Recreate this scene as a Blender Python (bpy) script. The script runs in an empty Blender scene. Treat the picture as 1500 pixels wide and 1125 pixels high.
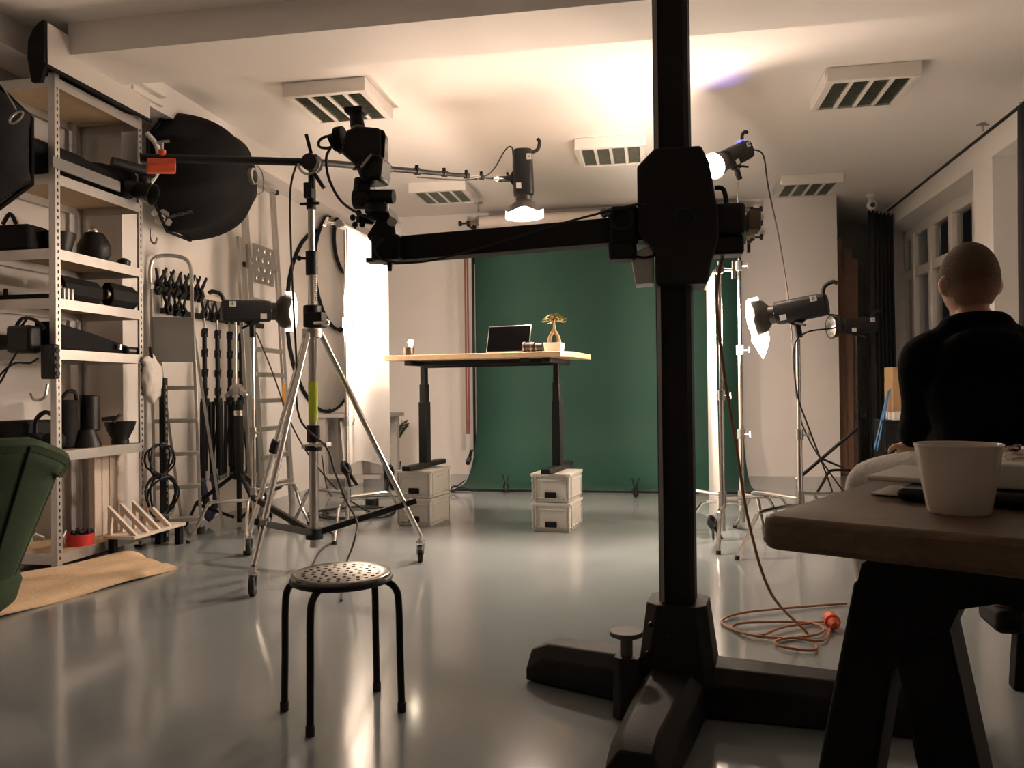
import bpy, bmesh, math, random
from mathutils import Vector, Matrix, Quaternion, noise
random.seed(7)
S = bpy.context.scene
COL = S.collection
V = Vector
R = math.radians
# ------------------------------------------------------------------ camera
EYE = V((0, 0, 1.03)); YAW, PITCH, ROLL, FPX = R(10.0), R(.5), R(.65), 1167.0
_f = V((-math.sin(YAW)*math.cos(PITCH), math.cos(YAW)*math.cos(PITCH), math.sin(PITCH)))
_r0 = V((math.cos(YAW), math.sin(YAW), 0)); _u0 = _r0.cross(_f)
_r = _r0*math.cos(ROLL) - _u0*math.sin(ROLL); _u = _u0*math.cos(ROLL) + _r0*math.sin(ROLL)
cd = bpy.data.cameras.new('camera'); cd.sensor_width = 36; cd.lens = 36*FPX/1500; cd.clip_start = .05
cam = bpy.data.objects.new('camera', cd); COL.objects.link(cam)
M = Matrix((( _r.x, _u.x, -_f.x, EYE.x), (_r.y, _u.y, -_f.y, EYE.y), (_r.z, _u.z, -_f.z, EYE.z), (0, 0, 0, 1)))
cam.matrix_world = M; S.camera = cam
def ray(u, v): return _f + _r*((u-750)/FPX) - _u*((v-562.5)/FPX)
def P(u, v, y): d = ray(u, v); return EYE + d*(y/d.y)           # survey: photo sight line cut at room depth y
def PZ(u, v, z=0): d = ray(u, v); return EYE + d*((z-EYE.z)/d.z)
def PX(u, v, x): d = ray(u, v); return EYE + d*(x/d.x)
# ------------------------------------------------------------------ world and exposure
w = bpy.data.worlds.new('night'); S.world = w; w.use_nodes = True
w.node_tree.nodes['Background'].inputs[0].default_value = (.005, .0053, .006, 1)
w.node_tree.nodes['Background'].inputs[1].default_value = .5
S.view_settings.view_transform = 'Standard'; S.view_settings.look = 'None'
S.view_settings.gamma = 1; S.view_settings.use_curve_mapping = False
S.view_settings.exposure = 0.85
WARM = (1, .78, .62)
# lamp powers in watts (each lamp is built further down with its head)
PW = dict(left=34, right=100, boom=44, top=21)
# ------------------------------------------------------------------ materials
MATS = {}
def mat(name, col, rough=.5, metal=0, var=.06, scale=30, bump=0, bscale=80, spec=.5, coat=0, trans=0, emit=None, es=0):
    m = bpy.data.materials.new(name); m.use_nodes = True; nt = m.node_tree; b = nt.nodes['Principled BSDF']
    b.inputs['Roughness'].default_value = rough; b.inputs['Metallic'].default_value = metal
    b.inputs['Specular IOR Level'].default_value = spec; b.inputs['Coat Weight'].default_value = coat
    b.inputs['Transmission Weight'].default_value = trans
    if emit: b.inputs['Emission Color'].default_value = (*emit, 1); b.inputs['Emission Strength'].default_value = es
    tc = nt.nodes.new('ShaderNodeTexCoord')
    n = nt.nodes.new('ShaderNodeTexNoise'); n.inputs['Scale'].default_value = scale; n.inputs['Detail'].default_value = 5
    nt.links.new(tc.outputs['Object'], n.inputs['Vector'])
    mx = nt.nodes.new('ShaderNodeMix'); mx.data_type = 'RGBA'
    mx.inputs[6].default_value = (*[c*(1-var) for c in col], 1); mx.inputs[7].default_value = (*[min(1, c*(1+var)) for c in col], 1)
    nt.links.new(n.outputs['Fac'], mx.inputs[0]); nt.links.new(mx.outputs[2], b.inputs['Base Color'])
    if bump:
        n2 = nt.nodes.new('ShaderNodeTexNoise'); n2.inputs['Scale'].default_value = bscale; n2.inputs['Detail'].default_value = 4
        nt.links.new(tc.outputs['Object'], n2.inputs['Vector'])
        bp = nt.nodes.new('ShaderNodeBump'); bp.inputs['Strength'].default_value = bump; bp.inputs['Distance'].default_value = .01
        nt.links.new(n2.outputs['Fac'], bp.inputs['Height']); nt.links.new(bp.outputs['Normal'], b.inputs['Normal'])
    MATS[name] = m; return m
def wood(name, c1, c2, axis=0, rough=.4, scale=6):
    m = mat(name, c1, rough); nt = m.node_tree; b = nt.nodes['Principled BSDF']
    tc = nt.nodes.new('ShaderNodeTexCoord'); mp = nt.nodes.new('ShaderNodeMapping')
    sc = [14, 14, 14]; sc[axis] = 1; mp.inputs['Scale'].default_value = sc
    nt.links.new(tc.outputs['Object'], mp.inputs[0])
    n = nt.nodes.new('ShaderNodeTexNoise'); n.inputs['Scale'].default_value = scale; n.inputs['Detail'].default_value = 8; n.inputs['Distortion'].default_value = .6
    nt.links.new(mp.outputs[0], n.inputs['Vector'])
    cr = nt.nodes.new('ShaderNodeValToRGB'); cr.color_ramp.elements[0].color = (*c1, 1); cr.color_ramp.elements[1].color = (*c2, 1)
    cr.color_ramp.elements[0].position = .3; cr.color_ramp.elements[1].position = .7
    nt.links.new(n.outputs['Fac'], cr.inputs[0]); nt.links.new(cr.outputs[0], b.inputs['Base Color'])
    return m
def paper(name, col, t=.6):
    m = bpy.data.materials.new(name); m.use_nodes = True; nt = m.node_tree; nt.nodes.clear()
    o = nt.nodes.new('ShaderNodeOutputMaterial'); d = nt.nodes.new('ShaderNodeBsdfDiffuse'); tr = nt.nodes.new('ShaderNodeBsdfTranslucent')
    n = nt.nodes.new('ShaderNodeTexNoise'); n.inputs['Scale'].default_value = 9
    mr = nt.nodes.new('ShaderNodeMapRange'); mr.inputs[3].default_value = t-.04; mr.inputs[4].default_value = t+.04
    mx = nt.nodes.new('ShaderNodeMixShader')
    d.inputs[0].default_value = (*col, 1); tr.inputs[0].default_value = (*col, 1)
    nt.links.new(n.outputs['Fac'], mr.inputs[0]); nt.links.new(mr.outputs[0], mx.inputs[0])
    nt.links.new(d.outputs[0], mx.inputs[1]); nt.links.new(tr.outputs[0], mx.inputs[2]); nt.links.new(mx.outputs[0], o.inputs[0])
    MATS[name] = m; return m
mat('wall_paint', (.79, .755, .725), .75, var=.02, scale=3, bump=.05, bscale=120)
mat('ceiling_paint', (.81, .775, .745), .8, var=.015, scale=2)
mat('epoxy', (.222, .245, .25), .12, var=.06, scale=2.5, bump=.012, bscale=60, spec=.6)
mat('alcove_block', (.5, .48, .45), .8, var=.2, scale=6, bump=.2)
mat('white_paint', (.74, .71, .67), .4, var=.02)
mat('black_metal', (.008, .008, .008), .45, 0, spec=.3, var=.3, scale=40)
mat('black_plastic', (.008, .008, .009), .45, spec=.35, var=.3)
mat('black_matte', (.006, .006, .0065), .75, spec=.25, var=.3)
mat('stand_paint', (.0075, .007, .007), .55, .0, var=.35, scale=18, spec=.3, bump=.12, bscale=160)
mat('stand_top', (.1, .085, .07), .6, .2, var=.3, scale=30, bump=.2, bscale=160)
mat('black_fabric', (.007, .007, .008), .85, spec=.2, var=.25, scale=60, bump=.25, bscale=40)
mat('curtain_fabric', (.012, .013, .015), .9, var=.3, bump=.2)
mat('chrome', (.72, .69, .65), .16, 1, var=.05)
mat('steel', (.45, .44, .42), .35, 1, var=.12, scale=20)
mat('galvanised', (.52, .5, .48), .42, .85, var=.12, scale=14)
mat('aluminium', (.5, .48, .45), .38, .8, var=.1, scale=12)
mat('rubber', (.015, .015, .015), .7)
mat('orange', (.75, .1, .03), .5, var=.08)
mat('red', (.55, .03, .03), .45)
mat('lime', (.48, .6, .04), .5)
mat('blue', (.03, .16, .38), .5)
mat('backdrop_green', (.014, .066, .046), .75, var=.04, scale=1.5)
mat('roll_white', (.74, .66, .6), .7, var=.03)
mat('roll_grey', (.1, .09, .08), .8, var=.08)
mat('roll_brown', (.18, .13, .09), .7)
mat('crate_grey', (.62, .6, .55), .5, var=.05)
mat('velvet', (.022, .05, .016), .85, var=.35, scale=7, bump=.1)
mat('canvas', (.6, .44, .28), .95, var=.14, scale=9, bump=.5, bscale=40)
mat('ceramic', (.78, .71, .63), .22, var=.02, coat=.3)
mat('paper_white', (.68, .65, .6), .6, var=.02)
mat('white_plastic', (.7, .68, .65), .4, var=.02)
mat('skin', (.5, .27, .18), .5, var=.08, scale=25, bump=.05)
hm_ = mat('hair', (.1, .055, .03), .85, var=.45, scale=140, bump=.6, bscale=300)
_nt = hm_.node_tree; _g = _nt.nodes.new('ShaderNodeNewGeometry'); _s = _nt.nodes.new('ShaderNodeSeparateXYZ'); _m = _nt.nodes.new('ShaderNodeMapRange'); _x = _nt.nodes.new('ShaderNodeMix'); _x.data_type = 'RGBA'
_nt.links.new(_g.outputs['Position'], _s.inputs[0]); _nt.links.new(_s.outputs['Z'], _m.inputs[0]); _m.inputs[1].default_value = 1.265; _m.inputs[2].default_value = 1.345
_b = _nt.nodes['Principled BSDF']; _src = _b.inputs['Base Color'].links[0].from_socket
_nt.links.new(_m.outputs[0], _x.inputs[0]); _x.inputs[6].default_value = (.44, .235, .155, 1); _nt.links.new(_src, _x.inputs[7]); _nt.links.new(_x.outputs[2], _b.inputs['Base Color'])
mat('hoodie', (.003, .003, .0035), .95, spec=.08, var=.3, bump=.25, bscale=60)
mat('jeans', (.5, .48, .43), .85, var=.12, scale=40, bump=.3, bscale=60)
mat('leaf', (.16, .14, .035), .5, var=.3, scale=50)
mat('palm_leaf', (.03, .055, .022), .55, var=.3)
mat('trunk', (.34, .23, .11), .6, var=.25, scale=40, bump=.3)
mat('louvre', (.3, .32, .27), .3, .7, var=.4, scale=25)
mat('screen', (.0015, .0015, .002), .3, var=.1, spec=.05)
mat('brass_dark', (.13, .11, .085), .35, .8)
mat('foil', (.8, .72, .68), .25, 1, bump=.6, bscale=90)
mat('cardboard', (.32, .2, .1), .8, var=.1)
mat('grey_plate', (.2, .2, .19), .5, var=.05)
mat('sticker', (.6, .58, .55), .5)
mat('sticker_dim', (.14, .13, .125), .5)
mat('orange_cable', (.36, .15, .06), .5)
mat('dark_cable', (.02, .014, .01), .55)
mat('chain', (.26, .09, .06), .5)
mat('grey_table', (.36, .34, .32), .5)
mat('bag', (.55, .52, .48), .6, var=.1, bump=.5, bscale=30)
mat('reflector_silver', (.85, .83, .8), .25, 1)
mat('glass', (.95, .95, .95), .02, trans=1, var=0)
mat('glow', (1, .9, .75), .4, emit=(1, .84, .62), es=30)
mat('led_red', (.8, .1, .05), .4, emit=(1, .12, .03), es=2)
mat('added_blue_glow', (.1, .1, .8), .4, emit=(.16, .14, 1), es=1)  # only for the added panel on the tall lamp
mat('reflector_out', (.05, .045, .04), .4, .4)
mat('black_paint', (.004, .004, .004), .6, var=.2, spec=.2)
mat('pedal', (.09, .085, .075), .5, var=.2)
mat('seat_metal', (.2, .185, .165), .22, 1, var=.1)
mat('orange_tag', (.5, .24, .04), .7)
mat('foot_clear', (.16, .18, .17), .3, var=.3)
mat('blue_dark', (.04, .055, .09), .6)
mat('wall_fabric', (.6, .56, .52), .8, var=.03)
wood('oak_table', (.1, .055, .026), (.16, .095, .048), 0, .45)
wood('desk_wood', (.62, .42, .24), (.78, .56, .34), 0, .4)
wood('plank_brown', (.24, .13, .085), (.34, .19, .12), 2, .6)
wood('chipboard', (.42, .3, .18), (.5, .37, .23), 1, .7)
wood('pale_wood', (.56, .48, .4), (.66, .58, .5), 0, .6)
paper('diffusion', (.9, .88, .84), .62)
mat('cloth', (.93, .91, .88), .8, var=.02, emit=(1, .82, .66), es=2.6)
paper('reflector_cloth', (.66, .62, .58), .1)
# ------------------------------------------------------------------ mesh helpers
def basis(d, up=V((0, 0, 1))):
    d = V(d).normalized()
    if abs(d.dot(up)) > .99: up = V((1, 0, 0)) if abs(d.x) < .9 else V((0, 1, 0))
    s = d.cross(up).normalized(); return d, s, s.cross(d).normalized()
def smooth_path(pts, k=6, closed=False):
    pts = [V(p) for p in pts]; n = len(pts); out = []
    for i in range(n if closed else n-1):
        g = lambda j: pts[j % n] if closed else pts[max(0, min(n-1, j))]
        a, b, c, d = g(i-1), g(i), g(i+1), g(i+2)
        for t in range(k):
            t /= k
            out.append(.5*((2*b)+(c-a)*t+(2*a-5*b+4*c-d)*t*t+(3*b-a-3*c+d)*t**3))
    if not closed: out.append(pts[-1])
    return out
class MB:
    def __init__(s): s.v = []; s.f = []
    def add(s, vs, fs): o = len(s.v); s.v += [V(v) for v in vs]; s.f += [tuple(i+o for i in f) for f in fs]; return s
    def box(s, c, d, rz=0, m=None):
        m = m or Matrix.Rotation(rz, 3, 'Z'); c = V(c); h = V(d)/2
        vs = [c + m @ V((x*h.x, y*h.y, z*h.z)) for z in (-1, 1) for y in (-1, 1) for x in (-1, 1)]
        return s.add(vs, [(0, 2, 3, 1), (4, 5, 7, 6), (0, 1, 5, 4), (2, 6, 7, 3), (0, 4, 6, 2), (1, 3, 7, 5)])
    def span(s, a, b): a, b = V(a), V(b); return s.box((a+b)/2, [abs(x) for x in (b-a)])
    def bar(s, a, b, w, h, up=(0, 0, 1), w2=None, h2=None):
        a, b = V(a), V(b); d, x, y = basis(b-a, V(up)); w2 = w if w2 is None else w2; h2 = h if h2 is None else h2
        vs = [p + x*(i*ww/2) + y*(j*hh/2) for p, ww, hh in ((a, w, h), (b, w2, h2)) for i, j in ((-1, -1), (1, -1), (1, 1), (-1, 1))]
        return s.add(vs, [(3, 2, 1, 0), (4, 5, 6, 7)] + [(i, (i+1) % 4, 4+(i+1) % 4, 4+i) for i in range(4)])
    def cyl(s, a, b, r, r2=None, n=12):
        a, b = V(a), V(b); r2 = r if r2 is None else r2; d, x, y = basis(b-a)
        vs = [p + (x*math.cos(t)+y*math.sin(t))*q for p, q in ((a, r), (b, r2)) for t in [2*math.pi*i/n for i in range(n)]]
        return s.add(vs, [tuple(reversed(range(n))), tuple(range(n, 2*n))] + [(i, (i+1) % n, n+(i+1) % n, n+i) for i in range(n)])
    def tube(s, pts, r, n=6, closed=False, r2=None):
        pts = [V(p) for p in pts]; m = len(pts); d, x, y = basis(pts[1]-pts[0]); vs = []
        for i, p in enumerate(pts):
            t = (pts[(i+1) % m]-pts[i-1]) if closed or 0 < i < m-1 else (pts[1]-pts[0] if i == 0 else pts[-1]-pts[-2])
            if t.length < 1e-9: t = d
            t.normalize(); x = (x - t*x.dot(t)); x = x.normalized() if x.length > 1e-6 else basis(t)[1]; y = t.cross(x)
            q = r if r2 is None else r+(r2-r)*i/(m-1)
            vs += [p + (x*math.cos(2*math.pi*k/n)+y*math.sin(2*math.pi*k/n))*q for k in range(n)]
        fs = [(i*n+k, i*n+(k+1) % n, ((i+1) % m)*n+(k+1) % n, ((i+1) % m)*n+k) for i in range(m if closed else m-1) for k in range(n)]
        if not closed: fs += [tuple(reversed(range(n))), tuple(range((m-1)*n, m*n))]
        return s.add(vs, fs)
    def lathe(s, prof, c, axis=(0, 0, 1), n=20):
        c = V(c); d, x, y = basis(axis); m = len(prof)
        vs = [c + d*z + (x*math.cos(2*math.pi*k/n)+y*math.sin(2*math.pi*k/n))*max(q, 1e-4) for q, z in prof for k in range(n)]
        return s.add(vs, [(i*n+k, i*n+(k+1) % n, (i+1)*n+(k+1) % n, (i+1)*n+k) for i in range(m-1) for k in range(n)])
    def prism(s, poly, vec):
        n = len(poly); poly = [V(p) for p in poly]; vec = V(vec)
        return s.add(poly+[p+vec for p in poly], [tuple(reversed(range(n))), tuple(range(n, 2*n))] + [(i, (i+1) % n, n+(i+1) % n, n+i) for i in range(n)])
    def ball(s, c, r, n=12, m=8, rot=None):
        c = V(c); r = V((r, r, r)) if not hasattr(r, '__len__') else V(r); vs = []; fs = []
        for j in range(m+1):
            a = math.pi*j/m
            for k in range(n):
                t = 2*math.pi*k/n; q = V((math.sin(a)*math.cos(t)*r.x, math.sin(a)*math.sin(t)*r.y, math.cos(a)*r.z))
                vs.append(c + (rot @ q if rot else q))
        fs = [(j*n+k, (j+1)*n+k, (j+1)*n+(k+1) % n, j*n+(k+1) % n) for j in range(m) for k in range(n)]
        return s.add(vs, fs)
    def grid(s, fn, nu, nv):
        return s.add([fn(i/nu, j/nv) for j in range(nv+1) for i in range(nu+1)],
                     [(j*(nu+1)+i, j*(nu+1)+i+1, (j+1)*(nu+1)+i+1, (j+1)*(nu+1)+i) for j in range(nv) for i in range(nu)])
    def build(s, name, m, parent=None, origin=None, bev=0, sub=0, solid=0, local=False, ang=38):
        off = V((0, 0, 0))
        if parent and not local:
            p = parent
            while p: off += p.location; p = p.parent
        elif origin is not None: off = V(origin)
        me = bpy.data.meshes.new(name); me.from_pydata([v-off for v in s.v], [], s.f)
        bm = bmesh.new(); bm.from_mesh(me); bmesh.ops.remove_doubles(bm, verts=bm.verts, dist=1e-5); bmesh.ops.recalc_face_normals(bm, faces=bm.faces); bm.to_mesh(me); bm.free()
        me.shade_smooth(); me.set_sharp_from_angle(angle=R(ang))
        me.materials.append(MATS[m])
        o = bpy.data.objects.new(name, me); COL.objects.link(o)
        if parent: o.parent = parent
        elif origin is not None: o.location = off
        if solid: x = o.modifiers.new('thickness', 'SOLIDIFY'); x.thickness = solid; x.offset = 0
        if bev: x = o.modifiers.new('edge', 'BEVEL'); x.width = bev; x.segments = 2; x.limit_method = 'ANGLE'; x.angle_limit = R(40)
        if sub: x = o.modifiers.new('smooth', 'SUBSURF'); x.levels = sub; x.render_levels = sub
        return o
def tag(o, label, cat, group=None):
    o['label'] = label; o['category'] = cat
    if group: o['group'] = group
    return o
def thing(name, label, cat, loc, group=None, rz=0):
    o = bpy.data.objects.new(name, None); o.empty_display_size = .1; COL.objects.link(o)
    o.location = loc; o.rotation_euler.z = rz
    return tag(o, label, cat, group)
def struct(o): o['kind'] = 'structure'; return o
def copy_tree(o, parent=None):
    c = o.copy(); COL.objects.link(c); c.parent = parent
    for ch in list(o.children): copy_tree(ch, c)
    return c
def cable(name, pts, r, m, label, k=6):
    return tag(MB().tube(smooth_path(pts, k), r, 6).build(name, m, origin=V(pts[-1])), label, 'cable')
def lamp_light(kind, loc, power, col, parent, **kw):
    l = bpy.data.lights.new('bulb_light', kind); l.energy = power; l.color = col
    for k, v in kw.items(): setattr(l, k, v)
    o = bpy.data.objects.new('bulb_light', l); COL.objects.link(o); o.location = loc; o.parent = parent; return o
def text_mesh(body, size, name, m, parent, mtx, depth=.001, local=True):
    c = bpy.data.curves.new(name, 'FONT'); c.body = body; c.size = size; c.extrude = depth; c.align_x = 'CENTER'; c.align_y = 'CENTER'
    t = bpy.data.objects.new('tmp', c); COL.objects.link(t); dg = bpy.context.evaluated_depsgraph_get(); dg.update()
    me = bpy.data.meshes.new_from_object(t.evaluated_get(dg)); bpy.data.objects.remove(t); bpy.data.curves.remove(c)
    me.materials.clear(); me.materials.append(MATS[m])
    o = bpy.data.objects.new(name, me); COL.objects.link(o); o.parent = parent; o.matrix_local = mtx; return o
# ================================================================== SETTING
XL, XN, XR, YB, H = -3.65, -3.98, 2.9, 9.7, 3.25
struct(MB().span((-4.2, -2.6, -.1), (3.5, 12.2, 0)).build('floor', 'epoxy'))
struct(MB().span((-4.2, -2.6, H), (3.5, 12.2, H+.1)).build('ceiling', 'ceiling_paint'))
struct(MB().prism([(XL, 5.02, 0), (XN, 5.02, 0), (XN, -2.6, 0), (XN-.12, -2.6, 0), (XN-.12, YB, 0), (XL, YB, 0)], (0, 0, H)).build('wall_left', 'wall_paint'))
struct(MB().span((-4.2, YB, 0), (2.12, YB+.12, H)).build('wall_back', 'wall_paint'))
struct(MB().span((2.0, 11.6, 0), (3.5, 11.75, H)).span((2.0, YB+.12, 0), (2.1, 11.6, H)).build('wall_alcove', 'alcove_block'))
struct(MB().span((-4.2, -2.6, 0), (3.5, -2.48, H)).build('wall_front', 'wall_paint'))
wr = struct(MB().span((XR, -2.6, 3.0), (XR+.55, 12, H)).span((XR+.2, -2.6, 0), (XR+.55, 12, .92)).span((XR, 10.85, 0), (XR+.55, 12, 3.0))
     .span((XR+.0, 7.45, 0), (XR+.55, 7.86, 3.0)).span((XR, -2.6, 0), (XR+.55, 4.6, 3.0)).build('wall_right', 'wall_paint'))
# beams
struct(MB().span((-3.4, 4.2, 3.06), (XR, 4.68, H)).build('trim_1', 'ceiling_paint'))
struct(MB().span((XL-.35, 4.74, 3.03), (-3.4, YB, H)).span((XL-.35, -2.48, 3.08), (-3.68, 4.74, H)).build('trim_2', 'wall_paint'))
tk = struct(MB().span((-3.42, 4.76, 3.12), (-3.34, 5.1, 3.21)).span((-3.42, 4.76, 3.06), (-3.37, 5.1, 3.1)).build('trim_3', 'white_paint', bev=.008))
# windows in the right wall (frames, each pane)
XW = XR+.3
def window(name, y0, y1, vs, zs):
    f = MB(); z0, z1 = .92, 3.0
    f.span((XW-.03, y0, z1-.13), (XW+.05, y1, z1)).span((XW-.03, y0, z0), (XW+.05, y1, z0+.07))
    f.span((XW-.03, y0, z0), (XW+.05, y0+.06, z1)).span((XW-.03, y1-.06, z0), (XW+.05, y1, z1))
    o = struct(f.build(name, 'white_paint', bev=.004))
    ys = [y0+.06]+vs+[y1-.06]
    for y in vs: MB().span((XW-.05, y-.045, z0), (XW+.05, y+.045, z1-.1)).build('mullion', 'white_paint', o, bev=.008)
    for a, b in zip(ys, ys[1:]):
        MB().span((XW-.035, a, zs-.055), (XW+.05, b, zs+.055)).build('transom', 'white_paint', o, bev=.008)
        for c, d in ((z0+.07, zs-.055), (zs+.055, z1-.13)):
            MB().span((XW+.01, a, c), (XW+.016, b, d)).build('pane', 'glass', o)
    MB().span((XR-.06, y0, .9), (XW+.1, y1, .95)).build('window_sill', 'white_paint', o, bev=.005)
window('window_1', 7.86, 10.85, [8.55, 9.2, 9.85, 10.45], 2.42)
window('window_2', 4.6, 7.45, [5.3, 6.0, 6.75], 2.42)
# curtain rail with ceiling clip
rl = thing('curtain_rail', 'thin dark curtain rail along the ceiling above the windows', 'curtain rail', (2.72, 8, 3.12))
MB().cyl((2.73, 4.7, 3.13), (2.80, 10.6, 3.13), .014).build('rail', 'black_metal', rl)
c0 = V((2.745, 7.15, 3.13))
MB().cyl(c0+V((-.03, 0, 0)), c0+V((-.03, 0, .07)), .008).cyl(c0+V((-.08, 0, .055)), c0+V((.02, 0, .055)), .007).cyl(c0+V((-.03, 0, .06)), c0+V((-.03, 0, .07)), .03).build('clip', 'steel', rl)
# ceiling luminaires, switched off
def luminaire(cx, cy, label):
    t = thing('ceiling_light', label, 'ceiling light', (cx, cy, H-.1), 'louvred ceiling lights')
    s = .31; b = MB(); z0, z1 = H-.1, H
    for sx, sy, w, d in ((0, -1, .62, .04), (0, 1, .62, .04), (-1, 0, .04, .54), (1, 0, .04, .54)):
        b.span((cx+sx*.29-w/2, cy+sy*.29-d/2, z0), (cx+sx*.29+w/2, cy+sy*.29+d/2, z1))
    b.span((cx-.3, cy-.3, z1-.015), (cx+.3, cy+.3, z1)); b.build('housing', 'white_paint', t, bev=.006)
    for i in range(4):
        x = cx-.27+.135*(i+.5)
        a = MB()
        for k in range(-1, 2, 2): a.add([(x+k*.05, cy-.27, z0+.012), (x+k*.05, cy+.27, z0+.012), (x+k*.022, cy+.27, z1-.018), (x+k*.022, cy-.27, z1-.018)], [(0, 1, 2, 3)])
        for j in range(12): y = cy-.25+j*.0455; a.box((x, y, z0+.03), (.1, .004, .04))
        a.build('louvre', 'louvre', t)
        MB().cyl((x, cy-.27, z1-.04), (x, cy+.27, z1-.04), .009, n=8).build('tube', 'white_plastic', t)
    for i in range(5): MB().span((cx-.27+.135*i-.014, cy-.27, z0+.004), (cx-.27+.135*i+.014, cy+.27, z0+.02)).build('divider', 'white_paint', t)
luminaire(-2.27, 5.62, 'white louvred ceiling light above the camera on the stand arm')
luminaire(1.53, 6.12, 'white louvred ceiling light beside the lamp glow, next to the windows')
luminaire(-.34, 7.3, 'white louvred ceiling light above the middle of the green backdrop')
luminaire(1.66, 8.98, 'white louvred ceiling light above the bare back wall beside the alcove')
luminaire(-2.22, 8.45, 'white louvred ceiling light by the left end of the backdrop rolls')
# security camera
t = thing('security_camera', 'small white dome security camera on the ceiling by the black curtain', 'security camera', (2.5, 9.75, H))
MB().cyl((2.5, 9.75, H), (2.5, 9.75, H-.04), .05).cyl((2.5, 9.75, H-.04), (2.5, 9.7, H-.1), .03).build('mount', 'white_plastic', t)
MB().ball((2.5, 9.68, H-.14), .06).build('housing', 'white_plastic', t)
MB().cyl((2.495, 9.63, H-.145), (2.49, 9.61, H-.155), .026).build('lens', 'black_plastic', t)
# curtains
def curtain(a, b, z0, z1, folds, label, amp=.04):
    a, b = V(a), V(b); d = (b-a); n = V((-d.y, d.x, 0)).normalized()
    t = thing('curtain', label, 'curtain', (a.x, a.y, z0))
    f = lambda u, v: a + d*u + n*(amp*math.sin(u*folds*6.283+.6*math.sin(v*3))*(.55+.45*(1-v))) + V((0, 0, z0+(z1-z0)*v-a.z))
    MB().grid(f, folds*10, 8).build('drape', 'curtain_fabric', t, solid=.006)
    h = MB()
    for i in range(folds): p = a+d*((i+.5)/folds); h.cyl((p.x, p.y, z1-.02), (p.x, p.y, z1+.03), .012)
    h.build('hooks', 'steel', t)
curtain((2.52, 9.9, 0), (2.86, 10.2, 0), .03, 3.1, 6, 'black curtain drawn together at the alcove beside the windows')
curtain((2.68, 5.6, 0), (2.72, 6.52, 0), .03, 3.1, 9, 'black curtain hanging at the windows behind the seated person')
# planks in the alcove
for i, (x, tilt, w_, d_) in enumerate(((2.2, .05, .10, .05), (2.29, .09, .11, .04), (2.37, .11, .08, .05), (2.16, .02, .05, .1))):
    tag(MB().bar((x, 9.95+.08*i, 0), (x+tilt, 10.3+.08*i, 2.85-.12*i), w_, d_, up=(0, 1, 0)).build('plank', 'plank_brown', origin=(x, 9.95+.08*i, 0)),
        'brown plank leaning upright in the dark alcove', 'plank', 'planks leaning in the alcove')
# hanging cable on the left soffit and paper backdrop -------------------------------------------------
XA, XB = -2.07, 1.0
def sweep(u, v):
    x = XA+(XB-XA)*u; L = v*4.2
    # down the wall, through a curve of radius .7, out on the floor
    r = .75; y0 = 9.28; z1 = 2.74
    if L < z1-r: return V((x, y0, z1-L))
    L -= z1-r
    if L < r*math.pi/2: a = L/r; return V((x, y0-r+r*math.cos(a), r-r*math.sin(a)+.004))
    L -= r*math.pi/2
    return V((x, y0-r-L, .004))
t = thing('paper_backdrop', 'green paper backdrop sweeping from its roll down onto the floor', 'backdrop', (-.5, 9.28, 0))
MB().grid(lambda u, v: sweep(u, v*.825), 6, 60).build('sheet', 'backdrop_green', t, solid=.003)
MB().cyl((XA-.06, 9.36, 2.74), (XB+.06, 9.36, 2.74), .075, n=20).build('roll', 'backdrop_green', t)
MB().cyl((XA-.14, 9.36, 2.74), (XB+.16, 9.36, 2.74), .035, n=16).build('core', 'roll_brown', t)
MB().span((XA, 8.01, .004), (XB, 8.03, .022)).build('hem_bar', 'black_matte', t)
t = thing('paper_roll', 'pinkish white rolled backdrop paper above the green backdrop', 'paper roll', (-.5, 9.36, 3.06), 'rolled backdrops')
MB().cyl((XA+.05, 9.36, 3.06), (XB-.0, 9.36, 3.06), .075, n=20).build('roll', 'roll_white', t); MB().cyl((XA-.1, 9.36, 3.06), (XB+.12, 9.36, 3.06), .03, n=16).build('core', 'roll_brown', t)
t = thing('paper_roll', 'dark grey rolled backdrop paper between white roll and green roll', 'paper roll', (-.5, 9.36, 2.9), 'rolled backdrops')
MB().cyl((XA+.03, 9.36, 2.9), (XB+.03, 9.36, 2.9), .07, n=20).build('roll', 'roll_grey', t); MB().cyl((XA-.1, 9.36, 2.9), (XB+.12, 9.36, 2.9), .03, n=16).build('core', 'roll_brown', t)
for x, sd, lb in ((XA-.09, -1, 'black roll holder bracket at the chain end of the backdrops'), (XB+.13, 1, 'black roll holder bracket behind the tall lamp pole')):
    t = thing('roll_bracket', lb, 'bracket', (x, 9.6, 2.7), 'backdrop roll brackets')
    MB().span((x-.015, 9.62, 2.62), (x+.015, YB, 3.15)).build('wall_plate', 'black_metal', t)
    for z in (2.74, 2.9, 3.06):
        h = MB().cyl((x, 9.62, z-.02), (x, 9.36, z-.03), .014).cyl((x-.02, 9.36, z-.005), (x+.02, 9.36, z-.005), .034).build('hook', 'black_metal', t)
        MB().cyl((x+sd*.02, 9.36, z), (x+sd*.11, 9.36, z), .013).cyl((x+sd*.09, 9.36, z), (x+sd*.12, 9.36, z), .032).build('knob', 'black_plastic', h)
t = thing('ceiling_hook', 'small black hook plate hanging from ceiling beside the roll bracket', 'hook', (-1.98, 9.1, H))
MB().cyl((-1.98, 9.1, H), (-1.98, 9.1, H-.02), .05).cyl((-1.98, 9.1, H), (-1.98, 9.1, H-.12), .01).build('post', 'steel', t)
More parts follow.
